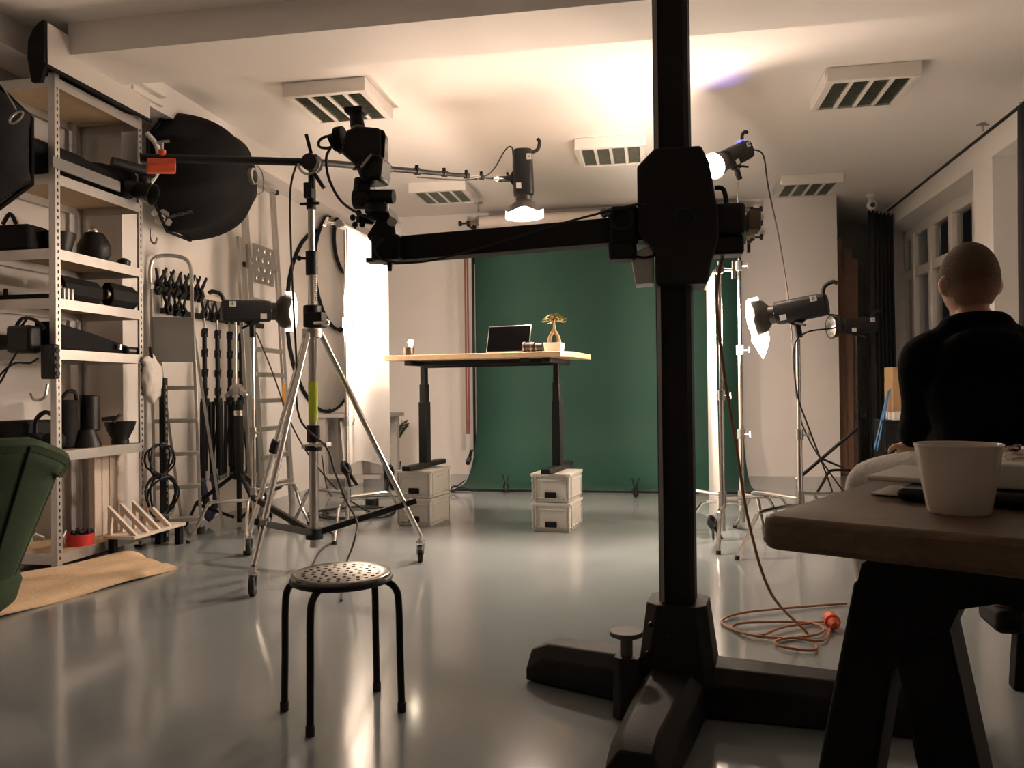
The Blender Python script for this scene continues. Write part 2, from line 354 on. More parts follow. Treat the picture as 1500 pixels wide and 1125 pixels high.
# bead chain
t = thing('bead_chain', 'reddish brown bead chain loop hanging beside the green backdrop', 'chain', (XA-.12, 9.3, .55))
cx = XA-.1
MB().tube([(cx-.025, 9.3, 2.75), (cx-.025, 9.3, .65), (cx-.01, 9.3, .6), (cx+.005, 9.3, .65), (cx+.005, 9.3, 2.75)], .012, 6).build('loop', 'chain', t)
MB().cyl((cx-.01, 9.3, .68), (cx-.01, 9.3, .52), .022).build('weight', 'chain', t)
MB().cyl((cx+.06, 9.34, .0), (cx+.06, 9.34, 2.7), .016).build('cord_tube', 'black_metal', t)
# spring clamps
def clamp(loc, rz, label, group, tip=(0, 0, 0), sc=1.0, name='spring_clamp', orange=False):
    t = thing(name, label, 'clamp', loc, group, rz); t.scale = (sc, sc, sc); t.rotation_euler.x = tip[0]; t.rotation_euler.y = tip[1]
    for s in (-1, 1):
        h = MB().bar((s*.006, 0, .02), (s*.035, 0, .12), .03, .014, up=(1, 0, 0), w2=.02, h2=.011).build('handle', 'black_plastic', t, local=True, bev=.003)
        MB().bar((s*.006, 0, .03), (s*.024, 0, -.02), .045, .018, up=(1, 0, 0)).bar((s*.024, 0, -.02), (s*.006, 0, -.055), .04, .016, up=(1, 0, 0)).build('jaw', 'black_plastic', t, local=True, bev=.003)
        MB().box((s*.006, 0, -.058), (.012, .022, .014)).build('pad', 'orange' if orange else 'rubber', t, local=True)
    MB().cyl((0, -.016, .02), (0, .016, .02), .01).build('spring', 'steel', t, local=True)
    return t
for u, v, lb in ((741, 716, 'black spring clamp pinning the backdrop edge between the crate stacks'), (931, 724, 'black spring clamp pinning the backdrop edge beside the big black column')):
    p = PZ(u, v+6, 0); clamp((p.x, p.y, .075), .3, lb, 'clamps on the backdrop hem')
p = PZ(667, 722); clamp((p.x, p.y, .05), .2, 'black spring clamp lying at the backdrop corner beside stacked crates', 'clamps on the backdrop hem', tip=(0, 1.2, 0))
clamp((-2.08, 8.9, .25), 1.5, 'black spring clamp with reddish tips on the side edge of the backdrop', 'clamps on the backdrop hem', tip=(.3, 0, 0), orange=True)
# ================================================================== DESK ON CRATES
A = R(-8); dx = V((math.cos(A), math.sin(A), 0)); dy = V((-math.sin(A), math.cos(A), 0))
dk0 = V((-1.25, 6.05, 0))
def D(x, y, z): return dk0 + dx*x + dy*y + V((0, 0, z))
def crate_proto(c, z, label):
    t = thing('storage_crate', label, 'crate', (c.x, c.y, z), 'grey crates under the desk', A)
    w, d, h = .15, .2, .212
    b = MB().box((0, 0, h/2+.01), (2*w-.016, 2*d-.016, h-.03)); b.build('body', 'crate_grey', t, local=True, bev=.004)
    MB().box((0, 0, h-.012), (2*w, 2*d, .02)).box((0, 0, h-.05), (2*w-.004, 2*d-.004, .008)).build('rim', 'crate_grey', t, local=True, bev=.003)
    MB().box((0, 0, .012), (2*w-.03, 2*d-.03, .024)).box((0, 0, .035), (2*w-.006, 2*d-.006, .01)).build('base', 'crate_grey', t, local=True, bev=.003)
    for sx in (-1, 1):
        for sy in (-1, 1):
            MB().box((sx*(w-.035), sy*(d-.004), h/2), (.008, .012, h-.03)).box((sx*(w-.015), sy*(d-.004), h/2), (.008, .012, h-.03)).box((sx*(w-.004), sy*(d-.04), h/2), (.012, .008, h-.03)).build('rib', 'crate_grey', t, local=True)
    for s in (-1, 1): MB().box((0, s*(d-.002), .055), (.09, .012, .042)).build('hand_hole', 'black_matte', t, local=True, bev=.006)
    return t
cz = .214
for nm, x in (('chain', -.545), ('plant', .545)):
    for k in range(2):
        crate_proto(D(x, -.02, 0), k*cz, ('upper' if k else 'lower')+' grey crate of the stack under the '+('bulb lamp end' if x < 0 else 'potted plant end')+' of the desk')
zt = 2*cz+.002
t = thing('standing_desk', 'height adjustable desk with pale wooden top and black steel legs on crates', 'desk', D(0, 0, zt))
ztop = 1.31
poly = [D(-.73, -.33, ztop-.04), D(.66, -.33, ztop-.04), D(.73, -.2, ztop-.04), D(.73, .37, ztop-.04), D(-.73, .37, ztop-.04)]
MB().prism(poly, (0, 0, .04)).build('tabletop', 'desk_wood', t, bev=.004)
MB().bar(D(-.55, 0, ztop-.065), D(.55, 0, ztop-.065), .09, .05).bar(D(-.55, -.14, ztop-.06), D(.55, -.14, ztop-.06), .03, .035).build('crossbar', 'black_metal', t, bev=.004)
for s in (-1, 1):
    x = s*.545
    MB().bar(D(x, -.3, ztop-.06), D(x, .3, ztop-.06), .06, .035).build('top_bracket', 'black_metal', t, bev=.004)
    l = MB().span((-.033, -.045, zt+.04), (.033, .045, zt+.52)); m = MB()
    rot = lambda mb: [dk0 + dx*(q.x+x) + dy*q.y + V((0, 0, q.z)) for q in mb.v]
    l.v = rot(l); lo = l.build('leg', 'black_metal', t, bev=.004)
    for wd, a, b in ((.026, zt+.5, zt+.66), (.02, zt+.64, ztop-.07)):
        m = MB().span((-wd, -wd-.012, a), (wd, wd+.012, b)); m.v = rot(m); m.build('leg_stage', 'black_metal', lo, bev=.003)
    MB().bar(D(x, -.35, zt+.022), D(x, .35, zt+.022), .07, .038).build('foot', 'black_metal', t, bev=.006)
MB().bar(D(.35, -.3, ztop-.058), D(.42, -.3, ztop-.058), .02, .03).build('controller', 'black_plastic', t, bev=.003)
# things on the desk
c = D(-.585, -.2, ztop); t = thing('bulb_lamp', 'small dark metal cup lamp with a clear bulb on the desk', 'lamp', c)
MB().lathe([(0, 0), (.044, 0), (.044, .062), (.038, .062), (.038, .05), (0, .05)], c, n=24).build('cup', 'brass_dark', t)
MB().cyl(c+V((.02, 0, .05)), c+V((.02, 0, .075)), .012).build('socket', 'brass_dark', t)
MB().lathe([(.012, 0), (.014, .012), (.024, .028), (.022, .045), (.012, .055), (0, .058)], c+V((.02, 0, .07)), n=16).build('bulb', 'glow', t)
MATS['glow_small'] = MATS['glow'].copy(); MATS['glow_small'].node_tree.nodes['Principled BSDF'].inputs['Emission Strength'].default_value = .1
t.children[2].data.materials[0] = MATS['glow_small']
c = D(.2, -.1, ztop); t = thing('laptop', 'open laptop with black screen turned to the room, on the desk', 'laptop', c)
MB().bar(c+dx*-.165+dy*.09+V((0, 0, .008)), c+dx*.165+dy*.09+V((0, 0, .008)), .23, .014).build('base', 'steel', t, bev=.003)
n = (dy*.35+V((0, 0, 1))).normalized(); q = c+dy*-.03+V((0, 0, .016))
MB().bar(q-dx*.17+n*.105, q+dx*.17+n*.105, .006, .215, up=n).build('lid', 'steel', t, bev=.002)
q2 = q-dy*.005; MB().bar(q2-dx*.163+n*.105, q2+dx*.163+n*.105, .004, .2, up=n).build('screen', 'screen', t)
c = D(.4, -.13, ztop); t = thing('camera_lens', 'dark camera with lens lying on the desk between laptop and plant', 'camera', c)
ax = (dx*.9-dy*.1).normalized()
MB().cyl(c+V((0, 0, .042))-ax*.06, c+V((0, 0, .042))+ax*.02, .04, n=18).cyl(c+V((0, 0, .04))+ax*.02, c+V((0, 0, .04))+ax*.08, .034, n=18).build('barrel', 'black_plastic', t, bev=.003)
MB().cyl(c+V((0, 0, .042))-ax*.075, c+V((0, 0, .042))-ax*.055, .044, n=18).build('hood_ring', 'brass_dark', t)
MB().cyl(c+V((0, 0, .042))-ax*.01, c+V((0, 0, .042))+ax*.004, .0415, n=18).cyl(c+V((0, 0, .042))+ax*.03, c+V((0, 0, .042))+ax*.04, .036, n=18).build('focus_ring', 'brass_dark', t)
c = D(.56, -.12, ztop); t = thing('potted_bonsai', 'small ginseng ficus bonsai in a square white pot on the desk', 'plant', c)
MB().add([c+dx*(i*w_)+dy*(j*w_)+V((0, 0, z)) for z, w_ in ((0, .058), (.072, .066)) for i, j in ((-1, -1), (1, -1), (1, 1), (-1, 1))], [(3, 2, 1, 0), (4, 5, 6, 7)]+[(i, (i+1) % 4, 4+(i+1) % 4, 4+i) for i in range(4)]).build('pot', 'white_plastic', t, bev=.005)
tr = MB()
for s, b_ in ((-1, .03), (1, .028)): tr.tube(smooth_path([c+dx*(s*.036)+V((0, 0, .065)), c+dx*(s*.03)+dy*.008*s+V((0, 0, .11)), c+dx*(s*.004)+V((0, 0, .165))], 4), .017, 8, r2=.012)
tr.tube([c+V((0, 0, .155)), c+dx*.004+V((0, 0, .2)), c-dx*.002+V((0, 0, .235))], .013, 8, r2=.007)
for i in range(5): a = i*1.26; tr.tube([c+V((0, 0, .215)), c+V((.045*math.cos(a), .04*math.sin(a), .25+.01*(i % 2)))], .004, 5)
tr.build('trunk', 'trunk', t)
lf = MB(); random.seed(3)
for i in range(150):
    a = random.uniform(0, 6.28); rr = .085*math.sqrt(random.random()); z = .255+.035*random.random()-.5*rr*rr/.085
    o = c+V((rr*math.cos(a), rr*math.sin(a), z)); d = V((math.cos(a), math.sin(a), random.uniform(-.5, .4))).normalized(); sd = d.cross(V((0, 0, 1))).normalized()*.013; L = .042
    lf.add([o-d*L*.5, o+sd+V((0, 0, .003)), o+d*L*.5, o-sd], [(0, 1, 2, 3)])
lfo = lf.build('foliage', 'leaf', t); lfo['kind'] = 'stuff'
# ================================================================== LIGHT HEADS
def orient(t, d, up=V((0, 0, 1))):
    d = V(d).normalized(); s = up.cross(d).normalized(); u = d.cross(s)
    t.rotation_mode = 'QUATERNION'; t.rotation_quaternion = Matrix(((d.x, s.x, u.x), (d.y, s.y, u.y), (d.z, s.z, u.z))).to_quaternion()
def monolight(loc, d, label, power, refl=.09, cloth=None, dome=False, blen=.27, group=None, on=True, off=.0, bulb_x=None, sc=1.25):
    """head: local +X is the beam; origin at the tilt bracket"""
    t = thing('studio_light', label, 'studio light', loc, group); orient(t, d); t.scale = (sc, sc, sc)
    zb = .1
    # body: rounded square section
    b = MB(); n = 20; rr = .062
    def ring(x, s): return [V((x, s*math.copysign(abs(math.cos(a))**.6, math.cos(a)), zb+s*math.copysign(abs(math.sin(a))**.6, math.sin(a)))) for a in [2*math.pi*k/n for k in range(n)]]
    prof = [(-blen*.62, rr*.8), (-blen*.6, rr*.94), (-blen*.3, rr), (blen*.28, rr), (blen*.36, rr*.96), (blen*.38, rr*.8)]
    vs = [p for x, s in prof for p in ring(x, s)]
    b.add(vs, [(i*n+k, i*n+(k+1) % n, (i+1)*n+(k+1) % n, (i+1)*n+k) for i in range(len(prof)-1) for k in range(n)]+[tuple(range(n)), tuple(range((len(prof)-1)*n, len(prof)*n))])
    body = b.build('body', 'black_plastic', t, local=True)
    MB().tube(smooth_path([(-blen*.55, 0, zb+rr*.7), (-blen*.62, 0, zb+rr*1.5), (-blen*.78, 0, zb+rr*1.75), (-blen*.86, 0, zb+rr*1.55)], 4), .011, 8).build('handle', 'black_plastic', t, local=True)
    for s in (-1, 1):
        for xx, zz in ((-blen*.42, zb+rr*.55), (blen*.2, zb-rr*.55)): MB().box((xx, s*(rr+.0005), zz), (.035, .002, .03)).build('sticker', 'sticker', body, local=True)
        text_mesh('B', .02, 'sticker_print', 'black_plastic', t, Matrix.Translation((-blen*.42, s*(rr+.0025), zb+rr*.55)) @ Matrix.Rotation(0 if s < 0 else math.pi, 4, 'Z') @ Matrix.Rotation(math.pi/2, 4, 'X'))
    # tilt bracket below the body
    MB().prism([(-.07, -.012, zb-rr*.8), (.06, -.012, zb-rr*.8), (.02, -.012, .02), (-.02, -.012, .02)], (0, .024, 0)).build('bracket', 'black_plastic', t, local=True, bev=.004)
    MB().cyl((0, 0, -.05), (0, 0, .03), .018).build('socket', 'black_metal', t, local=True)
    MB().cyl((0, -.03, .03), (0, .03, .03), .014).bar((0, .03, .03), (-.05, .05, .005), .012, .012).build('tilt_lever', 'black_plastic', t, local=True)
    # reflector bowl
    x0 = blen*.38; L = .11
    prof = [(.05, x0), (.05, x0+.03), (refl*.86, x0+.06), (refl, x0+L), (refl-.004, x0+L), (refl*.84, x0+.062), (.044, x0+.033), (.03, x0+.012)]
    MB().lathe(prof, (0, 0, zb), axis=(1, 0, 0), n=28).build('reflector', 'reflector_out', t, local=True)
    MB().lathe([(.044, x0+.034), (refl*.83, x0+.0635), (refl-.006, x0+L-.002)], (0, 0, zb), axis=(1, 0, 0), n=28).build('reflector_lining', 'reflector_silver', t, local=True)
    bx = x0+L*.72 if bulb_x is None else bulb_x
    if dome:
        MB().lathe([(.035, x0+.02), (.045, bx-.05), (.052, bx-.01), (.045, bx+.03), (.025, bx+.05), (0, bx+.055)], (0, 0, zb), axis=(1, 0, 0), n=20).build('glass_dome', 'glow', t, local=True)
        lamp_light('POINT', (bx+.09, 0, zb), power, WARM, t, shadow_soft_size=.03)
    else:
        MB().cyl((x0+.01, 0, zb), (bx-.03, 0, zb), .022).build('bulb', 'glow' if on else 'white_plastic', t, local=True)
        if on:   # the lit diffuser in front of the bulb
            l = lamp_light('AREA', (x0+L+.06, 0, zb), power, WARM, t, shape='DISK', size=refl*2*sc)
            l.rotation_euler = (0, -math.pi/2, 0)
    if cloth:
        n = 24; mb = MB(); r0 = refl+.012; xm = x0+L+.012
        def fn(u, v):
            a = u*2*math.pi; q = v*1.0
            if q < .6: rad = r0*q/.6; x = xm+.012+.012*math.cos(q*2.6)
            else: rad = r0*(1+.06*math.sin(a*5)*(q-.6)); x = xm+.01-(q-.6)*(.09+.03*math.sin(a*4+1))
            y, z = rad*math.cos(a), rad*math.sin(a)
            if cloth == 'tail' and z < -.03 and q >= .55: z -= (q-.55)*.28*(-z/r0); x += .02*math.sin(a*3)
            return V((x, y, zb+z))
        mb.grid(fn, n, 10).build('diffuser_cloth', 'cloth', t, local=True)
    return t
# ================================================================== STANDS
def cstand(x, y, h, angs, label, m='chrome', rl=.55, stages=2, zleg=.2, group=None, r0=.0175, name='light_stand', leglen=None):
    t = thing(name, label, 'light stand', (x, y, 0), group)
    o = MB(); z = .08; hs = []
    step = (h-.1)/stages
    for i in range(stages):
        o = MB().cyl((x, y, .06 if i == 0 else z0), (x, y, .1+step*(i+1)), r0-.004*i, n=12).build('post', m, t)
        z0 = .1+step*(i+1)-.02
        if i < stages-1:
            kz = .1+step*(i+1); MB().cyl((x, y, kz-.05), (x, y, kz+.02), r0+.008).cyl((x, y, kz-.02), (x+.06, y-.02, kz-.02), .007).bar((x+.06, y-.035, kz-.04), (x+.06, y-.005, kz), .008, .014).build('collar', m if m != 'chrome' else 'steel', t)
    for i, a in enumerate(angs):
        a = R(a); L = rl if not leglen else leglen[i]; d = V((math.cos(a), math.sin(a), 0)); zz = zleg+.035*i; b = V((x, y, 0))
        MB().tube(smooth_path([b+V((0, 0, zz)), b+d*.1+V((0, 0, zz)), b+d*(L*.62)+V((0, 0, zz+.005)), b+d*(L*.73)+V((0, 0, zz-.03)), b+d*(L*.84)+V((0, 0, zz*.52)), b+d*L+V((0, 0, .018))], 5), .0125, 8).build('leg', m, t)
        MB().cyl(b+d*(L-.002)+V((0, 0, .022)), b+d*(L+.004)+V((0, 0, 0)), .015).build('foot', 'rubber', t)
        MB().cyl((x, y, zz-.018), (x, y, zz+.018), r0+.009).build('leg_collar', 'steel', t)
    return t
# left lamp
LL = V((-2.83, 5.32, 0))
cstand(LL.x, LL.y, 1.44, (218, 293, 75), 'chrome turtle-base stand carrying the lit lamp beside the hanging black stands', rl=.5, leglen=(.44, .62, .6), zleg=.27)
monolight((LL.x, LL.y, 1.5), (.8, .6, .02), 'lit black studio light shining into the white paper by the ladders', PW['left'], refl=.105, cloth='plain')
cable('lamp_cable', [(LL.x+.03, LL.y, 1.47), (LL.x+.12, LL.y+.05, 1.2), (LL.x+.2, LL.y+.3, .7), (LL.x+.35, LL.y+.7, .25), (LL.x+.55, LL.y+1.0, .015), (-2.3, 6.5, .012)], .006, 'dark_cable', 'thin dark cable running down from the lit lamp by the ladders')
# right lamp
RL_ = V((.97, 5.62, 0))
cstand(RL_.x, RL_.y, 1.36, (234, 130, 350), 'chrome turtle-base stand carrying the lit lamp behind the wooden table', rl=.62, leglen=(.82, .6, .6), zleg=.25)
monolight((RL_.x, RL_.y, 1.43), (-.92, .38, -.14), 'lit black studio light with hanging white cloth behind the wooden table', PW['right'], refl=.1, cloth='tail')
cable('lamp_cable', [(RL_.x+.17, RL_.y-.01, 1.52), (RL_.x+.26, RL_.y-.02, 1.5), (RL_.x+.24, RL_.y-.02, 1.43), (RL_.x+.05, RL_.y-.03, 1.4), (RL_.x-.03, RL_.y-.03, 1.3), (RL_.x-.02, RL_.y-.04, 1.0), (RL_.x+.06, RL_.y-.02, .75), (RL_.x+.2, RL_.y, .35), (RL_.x+.3, RL_.y+.1, .012), (RL_.x+.7, RL_.y+.4, .012)], .006, 'dark_cable', 'dark cable hanging from the lit lamp with the white cloth')
# tall lamp near the ceiling
TL = V((.63, 6.0, 0))
cstand(TL.x, TL.y, 2.55, (185, 10, 285), 'tall slim chrome stand reaching from behind the white paper to the ceiling', rl=.42, stages=4, zleg=.2, r0=.019)
monolight((TL.x, TL.y, 2.61), (-.62, -.62, -.42), 'glaring bare studio light on the tall pole right below the ceiling', PW['top'], refl=.085, dome=True, blen=.24, sc=1.15)
MB().box((-.12, 0, .168), (.05, .04, .006)).build('added_blue_panel', 'added_blue_glow', bpy.data.objects['studio_light.002'], local=True)  # made-up glowing panel, added to go with the blue patch on the ceiling
lamp_light('SPOT', (-.12, 0, .18), 3.2, (.2, .16, 1), bpy.data.objects['studio_light.002'], shadow_soft_size=.02, spot_size=R(80), spot_blend=1).rotation_euler = (math.pi, R(12), 0)  # added upward spot that throws the blue patch onto the ceiling
cable('lamp_cable', [(TL.x+.13, TL.y+.12, 2.8), (TL.x+.2, TL.y+.12, 2.75), (TL.x+.23, TL.y+.1, 2.5), (TL.x+.3, TL.y+.08, 2.1), (TL.x+.36, TL.y+.06, 1.6), (TL.x+.38, TL.y, 1.1), (TL.x+.45, TL.y, .7), (TL.x+.75, TL.y-.1, .2), (TL.x+.95, TL.y-.2, .012), (TL.x+1.3, TL.y-.1, .012)], .006, 'dark_cable', 'thin dark cable hanging down from the glaring lamp below the ceiling')
# folded black stand leaning in front of the alcove, unlit head behind it
p = P(1255, 490, 8.1)
cstand(p.x, p.y, p.z-.1, (80, 200, 320), 'black stand with the unlit light in front of the black curtain', m='black_metal', rl=.45, name='light_stand')
monolight((p.x, p.y, p.z-.04), (-1, -.25, -.05), 'unlit black studio light on a stand in front of the dark alcove', 0, refl=.09, on=False, blen=.24)
t = thing('folded_stand', 'slim black stand leg tilted up beside the lamp pole near the alcove', 'light stand', PZ(1168, 700))
a_, b_ = P(1168, 702, 5.9), P(1255, 628, 6.1); m_ = P(1203, 672, 6.0); e_ = P(1235, 685, 6.3)
MB().cyl(a_, b_, .012).build('leg', 'black_metal', t); MB().cyl(m_, e_, .008).build('brace', 'black_metal', t); MB().ball(a_, .018).build('joint', 'steel', t)
MB().cyl(a_, PZ(1166, 745), .009).build('post', 'steel', t)
# diffusion papers with their stands
def diffuser(x, y0, y1, z0, z1, label, sl, bulge, post_y):
    t = thing('diffusion_paper', label, 'paper sheet', (x, (y0+y1)/2, z0))
    def fn(u, v):
        return V((x+bulge*math.sin(u*math.pi)*(1-v)*.8+.01*math.sin(u*9), y0+(y1-y0)*u, z0+(z1-z0)*v - (1-v)*(.12*u-.05*math.sin(u*math.pi))))
    MB().grid(fn, 16, 20).build('sheet', 'diffusion', t)
    MB().cyl((x, y0-.06, z1-.005), (x, y1+.05, z1-.005), .011).build('hanging_bar', 'white_plastic', t)
    return t
diffuser(-2.2, 5.56, 6.47, .5, 2.26, 'tall white diffusion paper glowing between the lamp and the desk', 0, -.06, 5.6)
cstand(-2.25, 5.64, 2.3, (282, 50, 165), 'chrome turtle-base stand holding the glowing paper beside the desk', rl=.52, stages=3, zleg=.22)
t = thing('grip_arm', 'silver grip clamp at the top corner of the paper beside the rolling stand', 'clamp', (-2.23, 5.52, 2.26))
MB().cyl((-2.23, 5.47, 2.26), (-2.23, 5.57, 2.26), .03).build('disc', 'steel', t); MB().cyl((-2.23, 5.5, 2.26), (-2.31, 5.44, 2.265), .01).cyl((-2.31, 5.4, 2.235), (-2.31, 5.46, 2.3), .012).build('tee_handle', 'chrome', t)
clamp((-2.23, 5.58, .46), 1.2, 'black spring clamp on the bottom corner of the glowing paper at the stand', 'clamps on the papers', tip=(2.6, 0, 0), sc=1.1)
clamp((-2.2, 6.46, .34), 1.2, 'black spring clamp on the lower corner of the glowing paper near the crates', 'clamps on the papers', tip=(math.pi, 0, 0), sc=1.2)
diffuser(.43, 5.66, 6.55, .12, 1.84, 'white diffusion paper glowing behind the big black column', 0, .05, 5.6)
cstand(.46, 5.6, 1.9, (262, 25, 140), 'chrome turtle-base stand holding the paper behind the black column', rl=.5, stages=2, zleg=.24)
t = thing('grip_arm', 'silver grip clamp at the paper corner beside the tall lamp pole', 'clamp', (.46, 5.6, 1.84))
MB().cyl((.46, 5.55, 1.84), (.46, 5.64, 1.84), .03).build('disc', 'steel', t); MB().cyl((.46, 5.58, 1.84), (.55, 5.55, 1.83), .012).cyl((.55, 5.55, 1.77), (.55, 5.55, 1.89), .014).build('tee_handle', 'chrome', t)
clamp((.4, 5.68, .09), .4, 'black spring clamp at the foot of the paper behind the column', 'clamps on the papers', tip=(math.pi*.8, 0, 0))
# ================================================================== ROLLING STAND WITH BOOM
B0 = V((-1.98, 4.44, 0)); t = thing('rolling_stand', 'tall chrome rolling stand on three castors with lime green band', 'rolling stand', B0)
top = B0+V((0, 0, 1.44))
MB().cyl(B0+V((0, 0, .12)), B0+V((0, 0, 1.45)), .026, n=16).build('riser_tube', 'steel', t)
MB().cyl(B0+V((0, 0, 1.44)), B0+V((0, 0, 1.78)), .024, n=16).build('riser_tube', 'chrome', t)
MB().cyl(B0+V((0, 0, 1.75)), B0+V((0, 0, 2.2)), .02, n=16).build('riser_tube', 'steel', t)
MB().cyl(B0+V((0, 0, 2.16)), B0+V((0, 0, 2.34)), .016, n=12).build('riser_tube', 'black_metal', t)
g = MB()
for i in range(26): g.box(B0+V((.026, -.004, 1.46+i*.012)), (.012, .016, .006))
g.build('gear_rack', 'steel', t)
MB().cyl(B0+V((0, 0, .86)), B0+V((0, 0, 1.1)), .0275, n=16).build('band', 'lime', t)
MB().cyl(B0+V((0, 0, .74)), B0+V((0, 0, .84)), .038, n=16).cyl(B0+V((0, 0, .69)), B0+V((0, 0, .72)), .05, n=16).build('lower_collar', 'black_metal', t)
MB().bar(B0+V((-.06, 0, .715)), B0+V((.11, -.03, .73)), .05, .022).build('crank_arm', 'steel', t)
MB().cyl(B0+V((0, 0, 1.42)), B0+V((0, 0, 1.55)), .052, n=16).box(B0+V((.03, -.02, 1.46)), (.11, .09, .09)).build('gear_housing', 'black_metal', t, bev=.008)
MB().cyl(B0+V((.04, -.06, 1.44)), B0+V((.11, -.07, 1.44)), .012).ball(B0+V((.12, -.07, 1.44)), .02).build('winch_handle', 'chrome', t)
MB().cyl(B0+V((0, 0, 1.36)), B0+V((0, 0, 1.41)), .06, n=18).build('leg_collar', 'steel', t)
MB().cyl(B0+V((0, 0, 1.73)), B0+V((0, 0, 1.87)), .036, n=16).cyl(B0+V((0, 0, 1.83)), B0+V((-.07, -.02, 1.83)), .009).ball(B0+V((-.07, -.02, 1.83)), .016).build('collar', 'black_metal', t)
MB().cyl(B0+V((0, 0, 2.12)), B0+V((0, 0, 2.24)), .028, n=16).cyl(B0+V((-.06, -.02, 2.15)), B0+V((.06, -.02, 2.15)), .009).build('collar', 'black_metal', t)
feet = [V((-2.02, 3.79, 0)), V((-2.55, 4.74, 0)), V((-1.4, 4.68, 0))]
for i, f in enumerate(feet):
    d = (f-B0); dn = d.normalized(); hip = B0+dn*.05+V((0, 0, 1.38)); ft = f+V((0, 0, .15))
    l = MB().cyl(hip, ft, .0165, n=12); lg = l.build('leg', 'chrome', t)
    side = dn.cross(V((0, 0, 1)))*.035
    if i == 1:
        MB().cyl(hip+dn*.01, hip.lerp(ft, .55), .014, n=10).build('leg_extension', 'steel', t)
        k = hip.lerp(ft, .55); MB().cyl(k-(ft-hip).normalized()*.04, k+(ft-hip).normalized()*.04, .028).build('leg_clamp', 'black_plastic', t)
    br = hip.lerp(ft, .82)
    MB().bar(B0+V((0, 0, .2)), br+dn*.08, .03, .035).build('brace', 'black_metal', t, bev=.004)
    MB().cyl(br-side*.8, br+side*.8, .01).build('brace_bolt', 'steel', t)
    cst = MB().cyl(ft, f+V((0, 0, .115)), .014).cyl(f+V((0, 0, .112)), f+V((0, 0, .125)), .03).build('castor', 'chrome', t)
    s2 = V((1, .3, 0)).normalized()*.016; of = V((0, -.012, 0))
    for s in (-1, 1): MB().bar(f+s2*s*1.25+V((0, 0, .12)), f+s2*s*1.25+of+V((0, 0, .045)), .005, .03, up=s2.cross(V((0, 0, 1)))).build('fork', 'chrome', cst)
    MB().cyl(f+of-s2*.9+V((0, 0, .052)), f+of+s2*.9+V((0, 0, .052)), .052, n=20).build('wheel', 'rubber', cst, bev=.004)
    MB().cyl(f+of-s2*1.05+V((0, 0, .052)), f+of+s2*1.05+V((0, 0, .052)), .025, n=16).build('hub', 'steel', cst)
MB().cyl(B0+V((0, 0, .17)), B0+V((0, 0, .23)), .05, n=16).build('brace_collar', 'black_metal', t)
# boom
pv = P(457, 237, 4.4); tip = P(722, 261, 5.85); dirb = (tip-pv).normalized()
left = P(205, 231, 3.86)
t = thing('light_boom', 'long dark telescopic boom arm balanced on the rolling stand', 'boom arm', pv)
MB().cyl(left, pv+dirb*.05, .023, n=12).build('rear_tube', 'black_metal', t)
MB().cyl(pv, pv+dirb*.35, .021, n=12).build('rear_sleeve', 'black_metal', t)
Lb = (tip-pv).length; q = [0.2, .36, .52, .68, .82, .92]
for i, f in enumerate(q):
    a = pv+dirb*Lb*f; b = pv+dirb*Lb*(q[i+1] if i < 5 else 1.0)
    MB().cyl(a, b, .021-.0022*i, n=12).build('stage', 'black_metal' if i < 4 else 'chrome', t)
    MB().cyl(a-dirb*.015, a+dirb*.02, .029-.002*i, n=12).box(a+V((0, 0, .03)), (.02, .02, .02)).build('stage_lock', 'black_plastic', t)
pc = pv+V((0, 0, -.03))
MB().cyl(pc+V((.0, -.05, .02)), pc+V((.0, .05, .02)), .05, n=20).box(pv, (.09, .07, .07)).build('pivot', 'black_metal', t, bev=.008)
MB().tube([pc+V((.065*math.cos(a), -.045, .01+.065*math.sin(a))) for a in [math.pi*(1+i/8) for i in range(9)]], .008, 6).build('protractor', 'steel', t)
MB().bar(pv+V((-.005, 0, .05)), pv+V((-.03, -.01, .16)), .014, .02).build('lever', 'black_plastic', t); MB().bar(pc+V((.03, -.03, -.05)), pc+V((.09, -.04, -.14)), .014, .02).build('lever', 'black_plastic', t)
MB().cyl(pc+V((0, 0, -.13)), pc+V((0, 0, -.02)), .02).box(pc+V((-.02, 0, -.14)), (.05, .05, .09)).build('stand_socket', 'black_metal', t, bev=.004)
# orange counterweight hung on the boom
w0 = P(240, 240, 3.93); t = thing('counterweight', 'orange hexagonal counterweight hanging on the end of the boom', 'counterweight', w0-V((0, 0, .08)))
ax = (pv-left).normalized(); e = ax*.085; sx = ax.cross(V((0, 0, 1))).normalized()
hexa = [w0-e + sx*(.045*math.cos(a))+V((0, 0, .045*math.sin(a)-.012)) for a in [i*math.pi/3 for i in range(6)]]
MB().prism(hexa, e*1.7).build('body', 'orange', t, bev=.006)
MB().cyl(w0-e*.1+V((0, 0, .02)), w0-e*.1+V((0, 0, .075)), .02).build('neck', 'orange', t)
MB().cyl(w0-e*.1+V((0, 0, .07)), w0-e*.1+V((0, 0, .115)), .008).bar(w0-e*.4+V((0, 0, .115)), w0+e*.35+V((0, 0, .125)), .016, .012).build('tightening_screw', 'steel', t)
